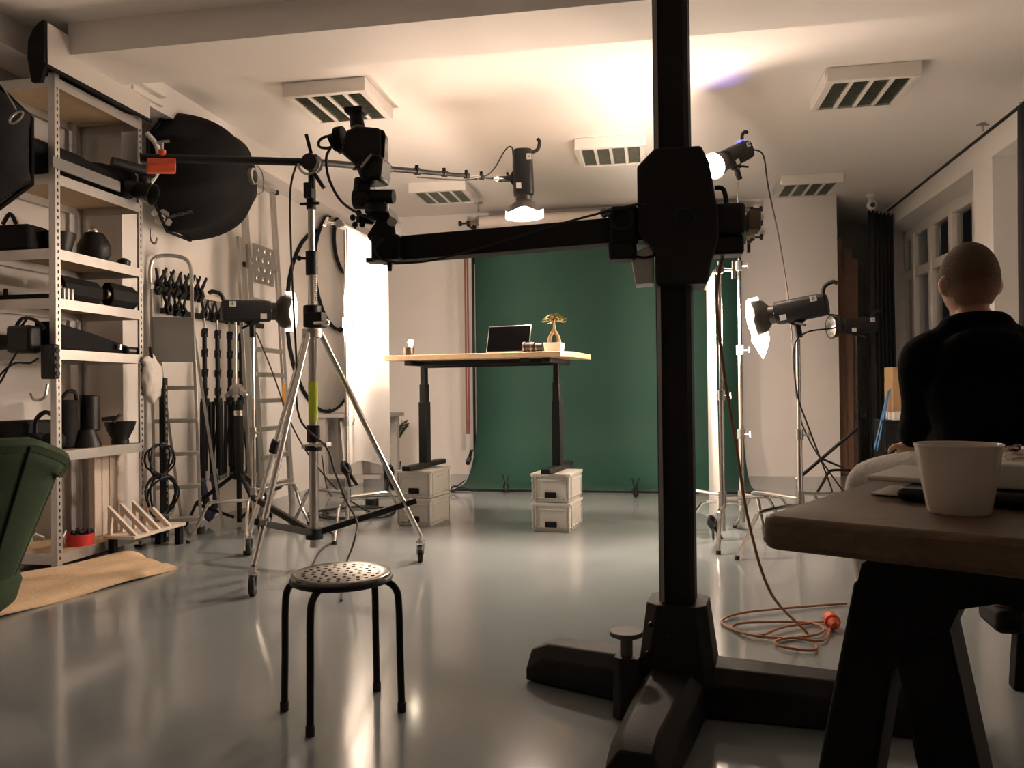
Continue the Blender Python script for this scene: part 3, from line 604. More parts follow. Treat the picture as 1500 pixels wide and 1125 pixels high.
# lamp on the boom
hb = tip+dirb*.12
t = monolight(hb+V((.03, 0, 0)), (0.02, 0.03, -1), 'lit studio light pointing straight down from the end of the boom', PW['boom'], refl=.105, cloth='plain', blen=.28)
sp = t.location; orient(t, (0.02, 0.03, -1), up=V((1, .25, 0)))
MB().cyl(tip, sp+V((0, 0, 0)), .012).ball(tip+dirb*.05, .025).build('spigot', 'chrome', bpy.data.objects['light_boom'])
cable('lamp_cable', [sp+V((.05, 0, .17)), sp+V((.04, 0, .24)), sp+V((-.01, 0, .22)), tip+V((-.02, 0, .04)), tip-dirb*.3+V((0, 0, -.03)), tip-dirb*.8+V((0, 0, -.04))], .005, 'dark_cable', 'thin cable looping from the boom lamp back along the boom')
cable('stand_cable', [pv+V((-.09, -.02, -.02)), pv+V((-.13, -.02, -.2)), pv+V((-.12, -.02, -.7)), pv+V((-.1, -.02, -1.15)), pv+V((-.085, -.02, -1.5)), P(478, 655, 4.38), P(490, 690, 4.36), P(508, 735, 4.3), P(523, 765, 4.2), P(518, 795, 4.1), PZ(506, 830, .008), PZ(500, 880, .008)], .006, 'dark_cable', 'dark cable dropping along the rolling stand down behind the stool')
cable('floor_cable', [PZ(462, 776, .01), PZ(486, 781, .01), PZ(490, 792, .01), PZ(474, 802, .01), PZ(462, 818, .01), PZ(455, 840, .01)], .006, 'dark_cable', 'short dark cable wriggling over the floor between rolling stand and stool')
# ================================================================== BIG CAMERA STAND
K = V((.075, 2.66, 0))
t = thing('camera_stand', 'massive black studio camera stand with square column and cross feet', 'camera stand', K)
def foot(a, L, w0, w1, h=.135):
    a = R(a); d = V((math.cos(a), math.sin(a), 0)); s = V((-d.y, d.x, 0)); vs = []
    for q, w, hh in ((.06, w0, h+.02), (L-.05, w1, h), (L, w1, h-.03)):
        p = K+d*q
        if q == L: p = K+d*(L+.02)
        vs += [p-s*(w/2), p-s*(w/2-.0)+V((0, 0, hh-.045 if q < L else hh-.06)), p-s*(w/2-.04)+V((0, 0, hh)), p+s*(w/2-.04)+V((0, 0, hh)), p+s*(w/2)+V((0, 0, hh-.045 if q < L else hh-.06)), p+s*(w/2)]
    for i in range(len(vs)): vs[i] = vs[i]+V((0, 0, .006)) if vs[i].z < .001 else vs[i]
    fs = [tuple(range(5, -1, -1)), tuple(range(12, 18))]+[(j*6+i, j*6+(i+1) % 6, j*6+6+(i+1) % 6, j*6+6+i) for j in range(2) for i in range(6)]
    o = MB().add(vs, fs).build('base_foot', 'stand_paint', t, bev=.006)
    p = K+d*(L-.06); MB().cyl((p.x, p.y, 0), (p.x, p.y, .02), .04).build('foot_pad', 'rubber', o)
for a, L in ((157, .52), (258, .6), (-7, .75), (88, .42)): foot(a, L, .2, .17)
def frust(z0, z1, a0, b0, a1, b1, c=.035, rz=0, ctr=K):
    def oc(a, b, z): return [ctr + Matrix.Rotation(rz, 3, 'Z') @ V((x, y, 0)) + V((0, 0, z)) for x, y in ((-a, -b+c), (-a+c, -b), (a-c, -b), (a, -b+c), (a, b-c), (a-c, b), (-a+c, b), (-a, b-c))]
    lo, hi = oc(a0, b0, z0), oc(a1, b1, z1)
    return MB().add(lo+hi, [tuple(range(7, -1, -1)), tuple(range(8, 16))]+[(i, (i+1) % 8, 8+(i+1) % 8, 8+i) for i in range(8)])
frust(.1, .345, .125, .125, .095, .095, rz=R(-8)).build('column_bracket', 'stand_paint', t, bev=.004)
for x, z in ((-.1, .29), (-.11, .2), (-.03, .25), (.05, .18)): MB().cyl(K+V((x*.9, -.118, z)), K+V((x*.9, -.1, z)), .008).build('bolt', 'black_metal', t)
frust(.3, 3.05, .056, .056, .056, .056, c=.014, rz=R(-8)).build('column', 'stand_paint', t)
MB().bar(K+V((-.052, -.058, .35)), K+V((-.052, -.058, 3.0)), .014, .012).build('guide_rail', 'steel', t)
# brake foot with round pedal
bp = PZ(918, 1058); bpc = V((bp.x, bp.y+.05, 0))
MB().add([bpc+V((x, y, z)) for z, sc in ((0, 1), (.19, .85)) for x, y in ((-.045*sc, -.02), (-.02, -.045*sc), (.045*sc, -.045*sc), (.055*sc, 0), (.04*sc, .05*sc), (-.04*sc, .04*sc))], [tuple(range(5, -1, -1)), tuple(range(6, 12))]+[(i, (i+1) % 6, 6+(i+1) % 6, 6+i) for i in range(6)]).build('brake_block', 'stand_paint', t, bev=.004)
MB().cyl(bpc+V((.0, 0, .18)), bpc+V((0, 0, .255)), .02).build('brake_stem', 'pedal', t)
MB().cyl(bpc+V((0, 0, .253)), bpc+V((0, 0, .268)), .052, n=24).build('brake_pedal', 'pedal', t, bev=.003)
# carriage
zc = 1.57
car = [(-.115, 1.74), (-.06, 1.795), (.085, 1.795), (.11, 1.74), (.135, 1.58), (.135, 1.5), (.11, 1.42), (.1, 1.36), (-.06, 1.36), (-.06, 1.47), (-.115, 1.53)]
MB().prism([K+V((x, -.1, z)) for x, z in car], (0, .2, 0)).build('carriage', 'stand_paint', t, bev=.008)
ring = MB().tube([K+V((.03+.03*math.cos(a), -.103, 1.565+.03*math.sin(a))) for a in [2*math.pi*i/20 for i in range(20)]], .003, 5, closed=True).build('level_ring', 'black_metal', t)
MB().prism([K+V((x, -.05, z)) for x, z in ((-.065, 1.5), (-.14, 1.47), (-.125, 1.37), (-.065, 1.375))], (0, .1, 0)).build('side_plate', 'galvanised', t, bev=.003)
MB().tube(smooth_path([K+V((-.12, -.055, 1.46)), K+V((-.09, -.06, 1.455)), K+V((-.06, -.06, 1.462))], 4), .004).build('plate_mark', 'black_metal', t)
zarm = 1.515
armL = P(590, 366, 2.62); armR = K+V((.28, -.02, zarm+.045))
MB().bar(armL, K+V((-.05, -.02, zarm+.04)), .08, .082).build('arm', 'stand_paint', t, bev=.005)
MB().box(K+V((-.16, -.02, zarm+.045)), (.09, .13, .125)).build('arm_clamp', 'stand_paint', t, bev=.012)
MB().box(K+V((-.165, -.03, zarm-.035)), (.09, .1, .06)).build('clamp_jaw', 'black_metal', t, bev=.01)
for i in range(2): MB().cyl(K+V((-.222+.018*i, -.1, zarm+.085)), K+V((-.222+.018*i, -.06, zarm+.085)), .012).build('clamp_screw', 'steel', t)
MB().tube(smooth_path([K+V((-.165+.035*math.cos(a), -.1, zarm+.06+.035*math.sin(a))) for a in [2*math.pi*i/6 for i in range(6)]], 2, True), .006, 6, closed=True).build('hand_knob', 'black_plastic', t)
MB().box(K+V((.165, -.02, zarm+.05)), (.11, .13, .1)).build('drive_box', 'stand_paint', t, bev=.015)
MB().box(K+V((.165, -.02, zarm-.03)), (.1, .1, .06)).build('drive_motor', 'black_metal', t, bev=.01)
MB().box(K+V((.248, -.02, zarm+.045)), (.04, .09, .06)).build('end_plate', 'roll_brown', t, bev=.004)
MB().tube(smooth_path([K+V((.13, -.05, 1.67)), K+V((.155, -.06, 1.66)), K+V((.165, -.06, 1.6)), K+V((.165, -.05, 1.56))], 4), .008).build('cable_loop', 'dark_cable', t)
# geared head on the end of the arm
yA = 2.6
def Q(u, v, y=yA): return P(u, v, y)
hp = Q(560, 355); t = thing('geared_head', 'black geared tripod head clamped on the end of the stand arm', 'tripod head', hp)
MB().box(Q(572, 366), (.1, .12, .085)).build('base_plate', 'black_metal', t, bev=.01)
MB().prism([Q(535, 345, yA-.04), Q(560, 308, yA-.04), Q(575, 318, yA-.04), Q(580, 352, yA-.04), Q(565, 372, yA-.04), Q(548, 360, yA-.04)], (0, .1, 0)).build('gear_box', 'black_plastic', t, bev=.01)
MB().prism([Q(540, 300, yA-.05), Q(566, 300, yA-.05), Q(572, 322, yA-.05), Q(538, 322, yA-.05)], (0, .11, 0)).build('pan_block', 'black_plastic', t, bev=.008)
MB().cyl(Q(520, 292), Q(542, 292), .034, n=16).build('knob', 'rubber', t); MB().cyl(Q(545, 288), Q(577, 288), .024, n=16).build('knob', 'rubber', t)
MB().cyl(Q(540, 306), Q(566, 306), .03, n=16).cyl(Q(552, 300, yA-.05), Q(552, 312, yA-.05), .04, n=16).build('pan_dial', 'black_metal', t)
st = MB()
for i in range(5): a = 2*math.pi*i/5+.3; c = Q(530, 324); st.ball(c+V((.022*math.cos(a), -.03, .022*math.sin(a))), .011, 8, 6)
st.cyl(Q(530, 324)+V((0, -.04, 0)), Q(530, 324)+V((.04, 0, 0)), .014).build('star_knob', 'black_plastic', t)
MB().cyl(Q(575, 325, yA-.08), Q(573, 325, yA-.05), .014, n=16).build('level_dial', 'paper_white', t)
MB().cyl(Q(556, 362), Q(553, 380), .018).box(Q(553, 382), (.065, .05, .014)).build('bottom_clamp', 'black_plastic', t)
MB().cyl(Q(571, 370), Q(571, 397), .012, .007).build('lock_pin', 'black_plastic', t)
MB().prism([Q(577, 378), Q(590, 372), Q(597, 379), Q(585, 383)], (0, .06, 0)).build('lever', 'steel', t)
# the camera itself
cb = Q(528, 230); t = thing('photo_camera', 'black digital camera mounted sideways on the geared head with looped cable', 'camera', Q(540, 280))
MB().prism([Q(497, 222, yA-.05), Q(505, 190, yA-.05), Q(520, 183, yA-.05), Q(556, 186, yA-.05), Q(556, 232, yA-.05), Q(545, 248, yA-.05), Q(518, 240, yA-.05)], (0, .1, 0)).build('body', 'black_plastic', t, bev=.012)
MB().prism([Q(518, 240, yA-.06), Q(546, 222, yA-.06), Q(560, 228, yA-.06), Q(556, 262, yA-.06), Q(528, 264, yA-.06)], (0, .11, 0)).build('grip', 'black_plastic', t, bev=.012)
MB().cyl(Q(529, 246, yA-.065), Q(545, 226, yA-.065), .006).build('screen_edge', 'steel', t)
MB().cyl(Q(496, 205), Q(486, 210), .03, n=16).cyl(Q(505, 204), Q(494, 206), .045, n=20).build('lens', 'black_matte', t)
MB().cyl(Q(524, 186), Q(521, 166), .026, .022).build('viewfinder_neck', 'black_plastic', t, bev=.003)
MB().box(Q(521, 163), (.065, .06, .02)).build('eyecup', 'rubber', t, bev=.006)
MB().tube(smooth_path([Q(556, 192, yA-.02), Q(562, 196, yA-.02), Q(561, 222, yA-.02), Q(559, 240, yA-.03), Q(552, 250, yA-.05)], 4), .006).build('strap', 'black_fabric', t)
MB().cyl(Q(532, 262), Q(530, 282), .03, n=16).box(Q(536, 278), (.05, .06, .03)).build('mounting_plate', 'black_metal', t, bev=.005)
MB().tube(smooth_path([Q(487, 203, yA-.02), Q(478, 200, yA-.02), Q(468, 206, yA-.02), Q(468, 215, yA-.02), Q(480, 217, yA-.02), Q(488, 214, yA-.02)], 5), .005).build('cable_loop', 'dark_cable', t)
cable('camera_cable', [Q(484, 217, yA-.03), Q(478, 232, yA-.03), Q(482, 262, yA-.04), Q(500, 295, yA-.05), Q(530, 315, yA-.07), Q(548, 320, yA-.08)], .005, 'dark_cable', 'thin cable hanging from the camera down to the geared head')
cable('tether_cable', [Q(561, 350, 2.5), Q(549, 365, 2.5), Q(560, 380, 2.5), Q(590, 385, 2.52), Q(640, 380, 2.55), Q(720, 358, 2.56), Q(820, 328, 2.55), Q(925, 301, 2.54), Q(945, 300, 2.54)], .004, 'dark_cable', 'thin brown cable strung along the stand arm to the carriage')
# drop cable with loops and orange socket on the floor
cable('orange_cable', [K+V((.165, -.04, 1.5)), P(1050, 430, 2.72), P(1060, 540, 2.78), P(1078, 650, 2.9), P(1098, 770, 3.05), P(1130, 870, 3.2)] + [PZ(u, v, .012) for u, v in ((1180, 925), (1195, 951), (1150, 948), (1135, 940), (1160, 934), (1205, 938), (1218, 915))], .0055, 'orange_cable', 'brown orange cable hanging from the column carriage to the floor', k=8)
lp = [(1240, 884), (1160, 890), (1085, 898), (1057, 910), (1075, 922), (1110, 932), (1160, 934), (1200, 928), (1205, 918), (1180, 912), (1130, 911), (1085, 913), (1073, 921), (1110, 931), (1150, 918), (1210, 910)]
tag(MB().tube(smooth_path([PZ(u, v, .008+.004*(i % 3)) for i, (u, v) in enumerate(lp)], 8), .0055, 6).build('extension_cord', 'orange_cable', origin=PZ(1120, 925)), 'orange brown extension cord lying in loops on the floor by the table', 'cable')
c = PZ(1219, 922); t = thing('orange_socket', 'bright orange round cable socket lying at the end of the cord loops', 'socket', c)
MB().cyl(c+V((0, -.02, .035)), c+V((0, .045, .037)), .033, .03, n=20).build('shell', 'orange', t, bev=.006); MB().cyl(c+V((0, -.05, .03)), c+V((0, -.02, .034)), .012, .026, n=14).build('strain_relief', 'orange', t)
# ================================================================== STOOL
c = V((-1.0, 2.45, 0)); t = thing('round_stool', 'round stool with perforated shiny metal seat and four black legs', 'stool', c)
zs = .452
MB().lathe([(0, zs-.004), (.13, zs-.004), (.15, zs), (.158, zs-.004), (.16, zs-.012), (.158, zs-.022), (.152, zs-.024), (.15, zs-.012), (0, zs-.012)], c, n=48).build('seat', 'seat_metal', t)
ho = MB()
for k, nn in ((.03, 6), (.06, 12), (.09, 18), (.12, 24)):
    for j in range(nn): a = 2*math.pi*j/nn+k*9; ho.cyl(c+V((k*math.cos(a), k*math.sin(a), zs-.006)), c+V((k*math.cos(a), k*math.sin(a), zs-.0032)), .0062, n=8)
hoo = ho.build('perforations', 'black_matte', t); hoo['kind'] = 'stuff'
MB().tube([c+V((.156*math.cos(a), .156*math.sin(a), zs-.022)) for a in [2*math.pi*i/40 for i in range(40)]], .009, 8, closed=True).build('seat_ring', 'black_metal', t)
for a in (187, 262, 8, 75):
    a = R(a); d = V((math.cos(a), math.sin(a), 0))
    MB().tube(smooth_path([c+d*.1+V((0, 0, zs-.03)), c+d*.145+V((0, 0, zs-.032)), c+d*.178+V((0, 0, zs-.06)), c+d*.186+V((0, 0, zs-.12)), c+d*.188+V((0, 0, zs-.25)), c+d*.192+V((0, 0, .01))], 5), .0115, 10).build('leg', 'black_metal', t)
    MB().cyl(c+d*.192, c+d*.192+V((0, 0, .03)), .014).build('foot_cap', 'rubber', t)
# ================================================================== TABLE WITH TRESTLES
ZT = .87
q0, q1 = PZ(1110, 755, ZT), PZ(1240, 716, ZT)
ex = (PZ(1500, 791, ZT)-q0); ex.z = 0; ex.normalize(); ey = V((-ex.y, ex.x, 0))
def TB(x, y, z): return q0+ex*x+ey*y+V((0, 0, z-ZT))
t = thing('wooden_table', 'thick oak table top with rounded corners on black trestles', 'table', TB(.6, .4, 0))
dlen = max(.5, (q1-q0).dot(ey)); sk = (q1-q0).dot(ex)/dlen
def top_poly(z):
    pts = []
    W, Dp, r = 1.5, .8, .022
    pts += [TB(r, 0, z), TB(W, 0, z), TB(W+sk*Dp, Dp, z), TB(sk*Dp, Dp, z), TB(sk*r*.5, r, z), TB(.006, .007, z)]
    return pts
MB().prism(top_poly(ZT-.042), (0, 0, .042)).build('tabletop', 'oak_table', t, bev=.008)
def legboard(a0, a1, b0, b1, nm='leg'):
    return MB().prism([a0, a1, b1, b0], ey*.075).build(nm, 'black_paint', t, bev=.006)
yy = .1
def F(x, z): return TB(x, yy, z)
def fp(u, v):   # sight line onto the front face of the trestle
    d = ray(u, v); n = ey; o = TB(0, yy, 0); k = (o-EYE).dot(n)/d.dot(n); return EYE+d*k
def ext(a, b, z=0.0): k = (z-a.z)/(b.z-a.z); return a+(b-a)*k
hd = [fp(1262, 826), fp(1500, 864), fp(1560, 905), fp(1460, 885), fp(1405, 893), fp(1388, 930), fp(1306, 985), fp(1245, 900)]
MB().prism(hd, ey*.075).build('trestle_head', 'black_paint', t)
a, b = fp(1250, 850), fp(1197, 1125); c_, d_ = fp(1318, 900), fp(1283, 1125)
legboard(a, c_, ext(a, b), ext(c_, d_))
a, b = fp(1306, 940), fp(1342, 1125); c_, d_ = fp(1388, 915), fp(1434, 1125)
legboard(a, c_, ext(a, b), ext(c_, d_))
# second, hidden trestle at the other end
for x in (1.15, 1.35): MB().bar(TB(x, .35, 0), TB(1.25, .4, ZT-.045), .07, .08).build('leg', 'black_paint', t)
# things on the table
mg = PZ(1405, 750, ZT); t = thing('mug', 'pale tapered ceramic mug standing on the oak table', 'mug', mg)
rr = 108/1167*mg.y/2*1.01; hh = .083*mg.y/.97*.93
MB().lathe([(0, 0), (rr*.68, 0), (rr*.72, .004), (rr*.86, hh*.5), (rr*.97, hh*.93), (rr*1.0, hh*.98), (rr*.985, hh), (rr*.95, hh*.985), (rr*.92, hh*.9), (rr*.68, .012), (0, .01)], mg, n=40).build('cup', 'ceramic', t)
MB().tube(smooth_path([mg+ex*.0+ey*(rr*.9)+V((0, 0, hh*.85)), mg+ey*(rr*1.5)+V((0, 0, hh*.8)), mg+ey*(rr*1.5)+V((0, 0, hh*.35)), mg+ey*(rr*.8)+V((0, 0, hh*.25))], 5), .006, 8).build('handle', 'ceramic', t)
lb = PZ(1400, 735, ZT); o = PZ(1320, 733, ZT)
def slab(name, us, z, th, m, label, cat, dep, tilt=0, bev=.003):
    a = PZ(us[0], us[1], z); b = a+ex*us[2]; c = b+ey*dep; d = a+ey*dep; up = V((0, 0, th))
    return tag(MB().prism([a, b, c, d], up).build(name, m, origin=a, bev=bev), label, cat)
lpz = ZT+.002
slab('black_case', (1312, 733, .36), lpz, .018, 'black_plastic', 'flat black rounded case under the notebook on the oak table', 'case', .25, bev=.008)
slab('notebook', (1268, 704, .19), lpz+.02, .008, 'paper_white', 'white notebook lying across the black case behind the mug', 'notebook', .2)
slab('paper_sheet', (1275, 724, .09), lpz, .002, 'paper_white', 'loose white sheet of paper at the knee of the person', 'paper', .12, bev=0)
slab('white_box', (1452, 716, .22), lpz+.02, .034, 'paper_white', 'low pale box on the table behind the mug', 'box', .12)
c = P(1490, 676, PZ(1452, 716, lpz+.02).y+.05); random.seed(5)
fo = MB(); fo.ball((0, 0, 0), (.03, .025, .02), 12, 8); fo.v = [c+v+V((random.uniform(-.005, .005), random.uniform(-.005, .005), random.uniform(-.005, .005))) for v in fo.v]
tag(fo.build('foil_wrapper', 'foil', origin=c), 'crumpled shiny foil wrapper on the pale box', 'wrapper')
# ================================================================== PERSON ON A HIGH STOOL
def bake(o):
    dg = bpy.context.evaluated_depsgraph_get(); dg.update(); me = bpy.data.meshes.new_from_object(o.evaluated_get(dg)); return me
def skin(vs, es, rad, sub=2, root=0):
    me = bpy.data.meshes.new('tmp'); me.from_pydata([V(v) for v in vs], es, []); o = bpy.data.objects.new('tmp', me); COL.objects.link(o)
    o.modifiers.new('s', 'SKIN'); sm = o.modifiers.new('u', 'SUBSURF'); sm.levels = sub; sm.render_levels = sub
    for i, r in enumerate(rad): me.skin_vertices[0].data[i].radius = r if hasattr(r, '__len__') else (r, r)
    me.skin_vertices[0].data[root].use_root = True
    r = bake(o); bpy.data.objects.remove(o); return r
def join_remesh(meshes, name, m, parent, vox=.012, smooth=6):
    bm = bmesh.new()
    for x in meshes: bm.from_mesh(x)
    me = bpy.data.meshes.new(name); bm.to_mesh(me); bm.free()
    o = bpy.data.objects.new('tmp', me); COL.objects.link(o)
    r = o.modifiers.new('r', 'REMESH'); r.mode = 'VOXEL'; r.voxel_size = vox; r.use_smooth_shade = True
    s = o.modifiers.new('s', 'SMOOTH'); s.iterations = smooth; s.factor = .5
    me2 = bake(o); bpy.data.objects.remove(o); me2.name = name
    off = parent.location; me2.transform(Matrix.Translation(-off)); me2.materials.clear(); me2.materials.append(MATS[m]); me2.shade_smooth()
    o = bpy.data.objects.new(name, me2); COL.objects.link(o); o.parent = parent; return o
def mb_mesh(mb):
    me = bpy.data.meshes.new('tmp'); me.from_pydata(mb.v, [], mb.f); return me
fw = V((.1, 1, 0)).normalized(); rt = V((fw.y, -fw.x, 0))       # facing into the room, turned to the left
fh = (Matrix.Rotation(R(11), 3, 'Z') @ fw).normalized(); rh = V((fh.y, -fh.x, 0))
hc = P(1419, 411, 2.6)                                              # head centre
hip = V((hc.x+.06, hc.y-.06, .76)); neck = hc+V((.005, -.02, -.135))-fw*.01
ch = hip.lerp(neck, .62)-fw*.05; wa = hip.lerp(neck, .25)-fw*.05
sh = [neck-fw*.02+rt*(s*.155)+V((0, 0, -.085)) for s in (-1, 1)]
kn = [P(1262, 700, 2.85), hip+fw*.42+rt*.12+V((0, 0, -.04))]
hp2 = [hip+rt*(s*.1) for s in (-1, 1)]
an = [P(1292, 935, 2.72), kn[1]+V((0, 0, -.43))]
el = [P(1352, 590, 2.62), sh[1]+fw*.1+rt*.08+V((0, 0, -.26))]
ha = [P(1334, 646, 2.74), kn[1]-fw*.18+V((0, 0, .1))]
pr = thing('person', 'person with short hair in black hoodie and pale jeans, back turned', 'person', V((hip.x, hip.y, .7)))
# head shape
hd = MB(); hd.ball((0, 0, 0), (1, 1, 1), 28, 20); hv = []
for v in hd.v:
    x, y, z = v                                  # y forward, x right
    yy = y*(.098 if y < 0 else .094); xx = x*.076*(1-.18*max(0, -z)**1.5)*(1 - .06*max(0, y)); zz = z*(.112 if z > 0 else .118)
    if z < -.3 and y < 0: yy *= 1-.45*min(1, (-z-.3)/.6)
    if z < -.2 and y > .2: yy += .012*(-z)
    hv.append(hc + rh*xx + fh*yy + V((0, 0, zz)))
hd.v = hv
ex_ = MB()
for s in (-1, 1):
    e = hc+rh*(s*.083)+V((0, 0, -.02))-fh*.006
    ex_.ball(e, 1, 10, 8); n_ = len(ex_.v)
    for i in range(n_-99, n_):
        d = ex_.v[i]-e; ex_.v[i] = e + rh*(s*(.0+.01*d.x+.004*d.z)) + fh*(.017*d.y-.004) + V((0, 0, .03*d.z))
ex_.ball(hc+fh*.1+V((0, 0, -.03)), (.014, .014, .022), 8, 6)
fe = MB().ball(hc+fh*.093+V((0, 0, -.07)), (.025, .012, .008), 8, 6)
hands = []
def hand(w, d, up):
    d = V(d).normalized(); s = d.cross(V(up)).normalized(); n = s.cross(d)
    vs = [w, w+d*.05, w+d*.085]; es = [(0, 1), (1, 2)]; rad = [(.026, .02), (.038, .017), (.036, .014)]
    out = [skin(vs, es, rad)]
    for k, (o, L) in enumerate(((-.027, .07), (-.009, .08), (.009, .075), (.026, .06))):
        b = w+d*.08+s*o; out.append(skin([b, b+d*L*.5-n*.006, b+d*L*.8-n*.022, b+d*L-n*.036], [(0, 1), (1, 2), (2, 3)], [.0095, .009, .0085, .0075], 1))
    b = w+d*.03-s*.03; out.append(skin([b, b+d*.03-s*.02, b+d*.055-s*.025-n*.012], [(0, 1), (1, 2)], [.012, .0105, .009], 1))
    return out
for s in (0, 1): hands += hand(ha[s], (fw*.8+V((0, 0, -.4))), (0, 0, 1))
vs = [hip, wa, ch, neck-V((0, 0, .09)), neck+V((0, 0, .07))+fw*.01, sh[0], el[0], ha[0], sh[1], el[1], ha[1], hp2[0], kn[0], an[0], hp2[1], kn[1], an[1], an[0]+fw*.16-V((0, 0, .04)), an[1]+fw*.16-V((0, 0, .04))]
es = [(0, 1), (1, 2), (2, 3), (3, 4), (3, 5), (5, 6), (6, 7), (3, 8), (8, 9), (9, 10), (0, 11), (11, 12), (12, 13), (0, 14), (14, 15), (15, 16), (13, 17), (16, 18)]
rad = [(.15, .11), (.14, .105), (.15, .105), (.06, .058), .053, .05, .042, .028, .05, .042, .028, .085, .06, .04, .085, .06, .04, .035, .035]
body = join_remesh([skin(vs, es, rad), mb_mesh(hd), mb_mesh(ex_), mb_mesh(fe)]+hands, 'body', 'skin', pr, .0085, 3)
# eyes
for s in (-1, 1): MB().ball(hc+fh*.086+rh*(s*.032)+V((0, 0, .0)), .012, 10, 8).build('eye', 'white_plastic', pr)
# hair cap: upper back of the head only
hm = MB(); hm.ball((0, 0, 0), (1, 1, 1), 40, 28); keep = []; vv = []
for v in hm.v:
    x, y, z = v; g = 1.035
    yy = y*(.098 if y < 0 else .094)*g; xx = x*.077*g*(1-.18*max(0, -z)**1.5); zz = z*(.112 if z > 0 else .118)*1.03
    if z < -.3 and y < 0: yy *= 1-.45*min(1, (-z-.3)/.6)
    vv.append(hc+rh*xx+fh*yy+V((0, 0, zz)))
fs = []
for f in hm.f:
    c = sum((hm.v[i] for i in f), V())/4
    if c.z > (-.62 if c.y < -.35 else (-.2 + .55*max(0, c.y+.1) if c.y < .25 else .3+.35*(c.y-.25))) and not (abs(c.x) > .85 and c.z < .0 and c.y > -.25): fs.append(f)
hh_ = MB().add(vv, fs).build('hair', 'hair', pr)
# hoodie: torso, sleeves and collar
nb = neck-V((0, 0, .1)); nt_ = neck-V((0, 0, .005))
vs = [hip+V((0, 0, -.02)), wa, ch, nb, nt_, sh[0], el[0], ha[0]+(ha[0]-el[0])*.12, sh[1], el[1], ha[1]+(el[1]-ha[1])*.12, nb.lerp(sh[0], .5)+V((0, 0, .03)), nb.lerp(sh[1], .5)+V((0, 0, .03))]
es = [(0, 1), (1, 2), (2, 3), (3, 4), (3, 11), (11, 5), (5, 6), (6, 7), (3, 12), (12, 8), (8, 9), (9, 10)]
rad = [(.185, .145), (.18, .14), (.195, .145), (.14, .11), (.085, .08), .085, .062, .044, .085, .062, .044, .085, .085]
col = MB().tube(smooth_path([neck-V((0, 0, .012))+fw*(.062*math.cos(a)-.008)+rt*(.074*math.sin(a))+V((0, 0, .012-.012*math.cos(a))) for a in [2*math.pi*i/10 for i in range(10)]], 3, True), .026, 8, closed=True)
hood = MB().ball(neck-fw*.1-V((0, 0, .085)), (.12, .07, .07), 14, 10, rot=Matrix((rt, fw, V((0, 0, 1)))).transposed())
hoodie = join_remesh([skin(vs, es, rad), mb_mesh(col), mb_mesh(hood)], 'hoodie', 'hoodie', pr, .011, 5)
# jeans
vs = [hip+V((0, 0, -.01)), hp2[0], kn[0], an[0]+V((0, 0, .04)), hp2[1], kn[1], an[1]+V((0, 0, .04))]
es = [(0, 1), (1, 2), (2, 3), (0, 4), (4, 5), (5, 6)]
join_remesh([skin(vs, es, [(.14, .12), .105, .078, .058, .105, .078, .058])], 'jeans', 'jeans', pr, .011, 4)
for s in (0, 1):
    a = an[s]; MB().prism([a+rt*x+fw*y+V((0, 0, -.085)) for x, y in ((-.045, -.07), (.045, -.07), (.048, .12), (.03, .19), (-.03, .19), (-.048, .12))], (0, 0, .08)).build('shoe', 'black_matte', pr, bev=.02)
# high stool
sc = V((hip.x+.12, hip.y+.05, 0)); t = thing('bar_stool', 'black high bench stool with board legs under the seated person', 'stool', sc)
MB().box(sc+V((.04, 0, .625)), (.62, .36, .05)).build('seat', 'black_paint', t, bev=.012)
lg = PZ(1487, 1008)
for f in (V((lg.x+.03, lg.y, 0)), V((1.42, 2.45, 0)), V((1.5, 2.85, 0))):
    MB().bar(f, V((f.x, f.y-.1 if f.y > 2.7 else f.y+.04, .61)), .085, .05).build('leg', 'black_paint', t, bev=.005)
# ================================================================== SHELVING UNIT AT THE LEFT WALL
SX0, SX1, SY0, SY1 = -3.9, -3.43, 4.12, 4.93
t = thing('shelving_unit', 'galvanised slotted steel shelving unit with chipboard shelves at the wall', 'shelf', ((SX0+SX1)/2, 4.5, 0))
for x in (SX0, SX1):
    for y in (SY0, SY1):
        sx = 1 if x == SX1 else -1; sy = 1 if y == SY1 else -1
        u = MB().span((x-sx*.04, y-.0015, 0), (x, y+.0015, 2.93)).span((x-.0015, y-sy*.04, 0), (x+.0015, y, 2.93)).build('upright', 'galvanised', t)
        h = MB()
        for i in range(70):
            z = .08+i*.04; h.box((x+.002*sx, y-sy*.02, z), (.003, .007, .018))
        ho = h.build('slots', 'black_matte', u); ho['kind'] = 'stuff'
        MB().box((x-sx*.02, y-sy*.02, .008), (.05, .05, .016)).build('foot_cap', 'black_plastic', u)
SH = [.1, .70, 1.30, 1.60, 1.89, 2.33, 2.90]
for z in SH:
    s = MB().span((SX0+.003, SY0+.003, z-.006), (SX1-.004, SY1-.003, z+.004)).build('shelf_board', 'chipboard', t)
    for y in (SY0, SY1): MB().span((SX0, y-.002, z-.055), (SX1, y+.002, z+.005)).build('side_rail', 'galvanised', t)
    for x in (SX0, SX1): MB().span((x-.002, SY0, z-.055), (x+.002, SY1, z+.005)).build('front_rail' if x == SX1 else 'back_rail', 'galvanised', t)
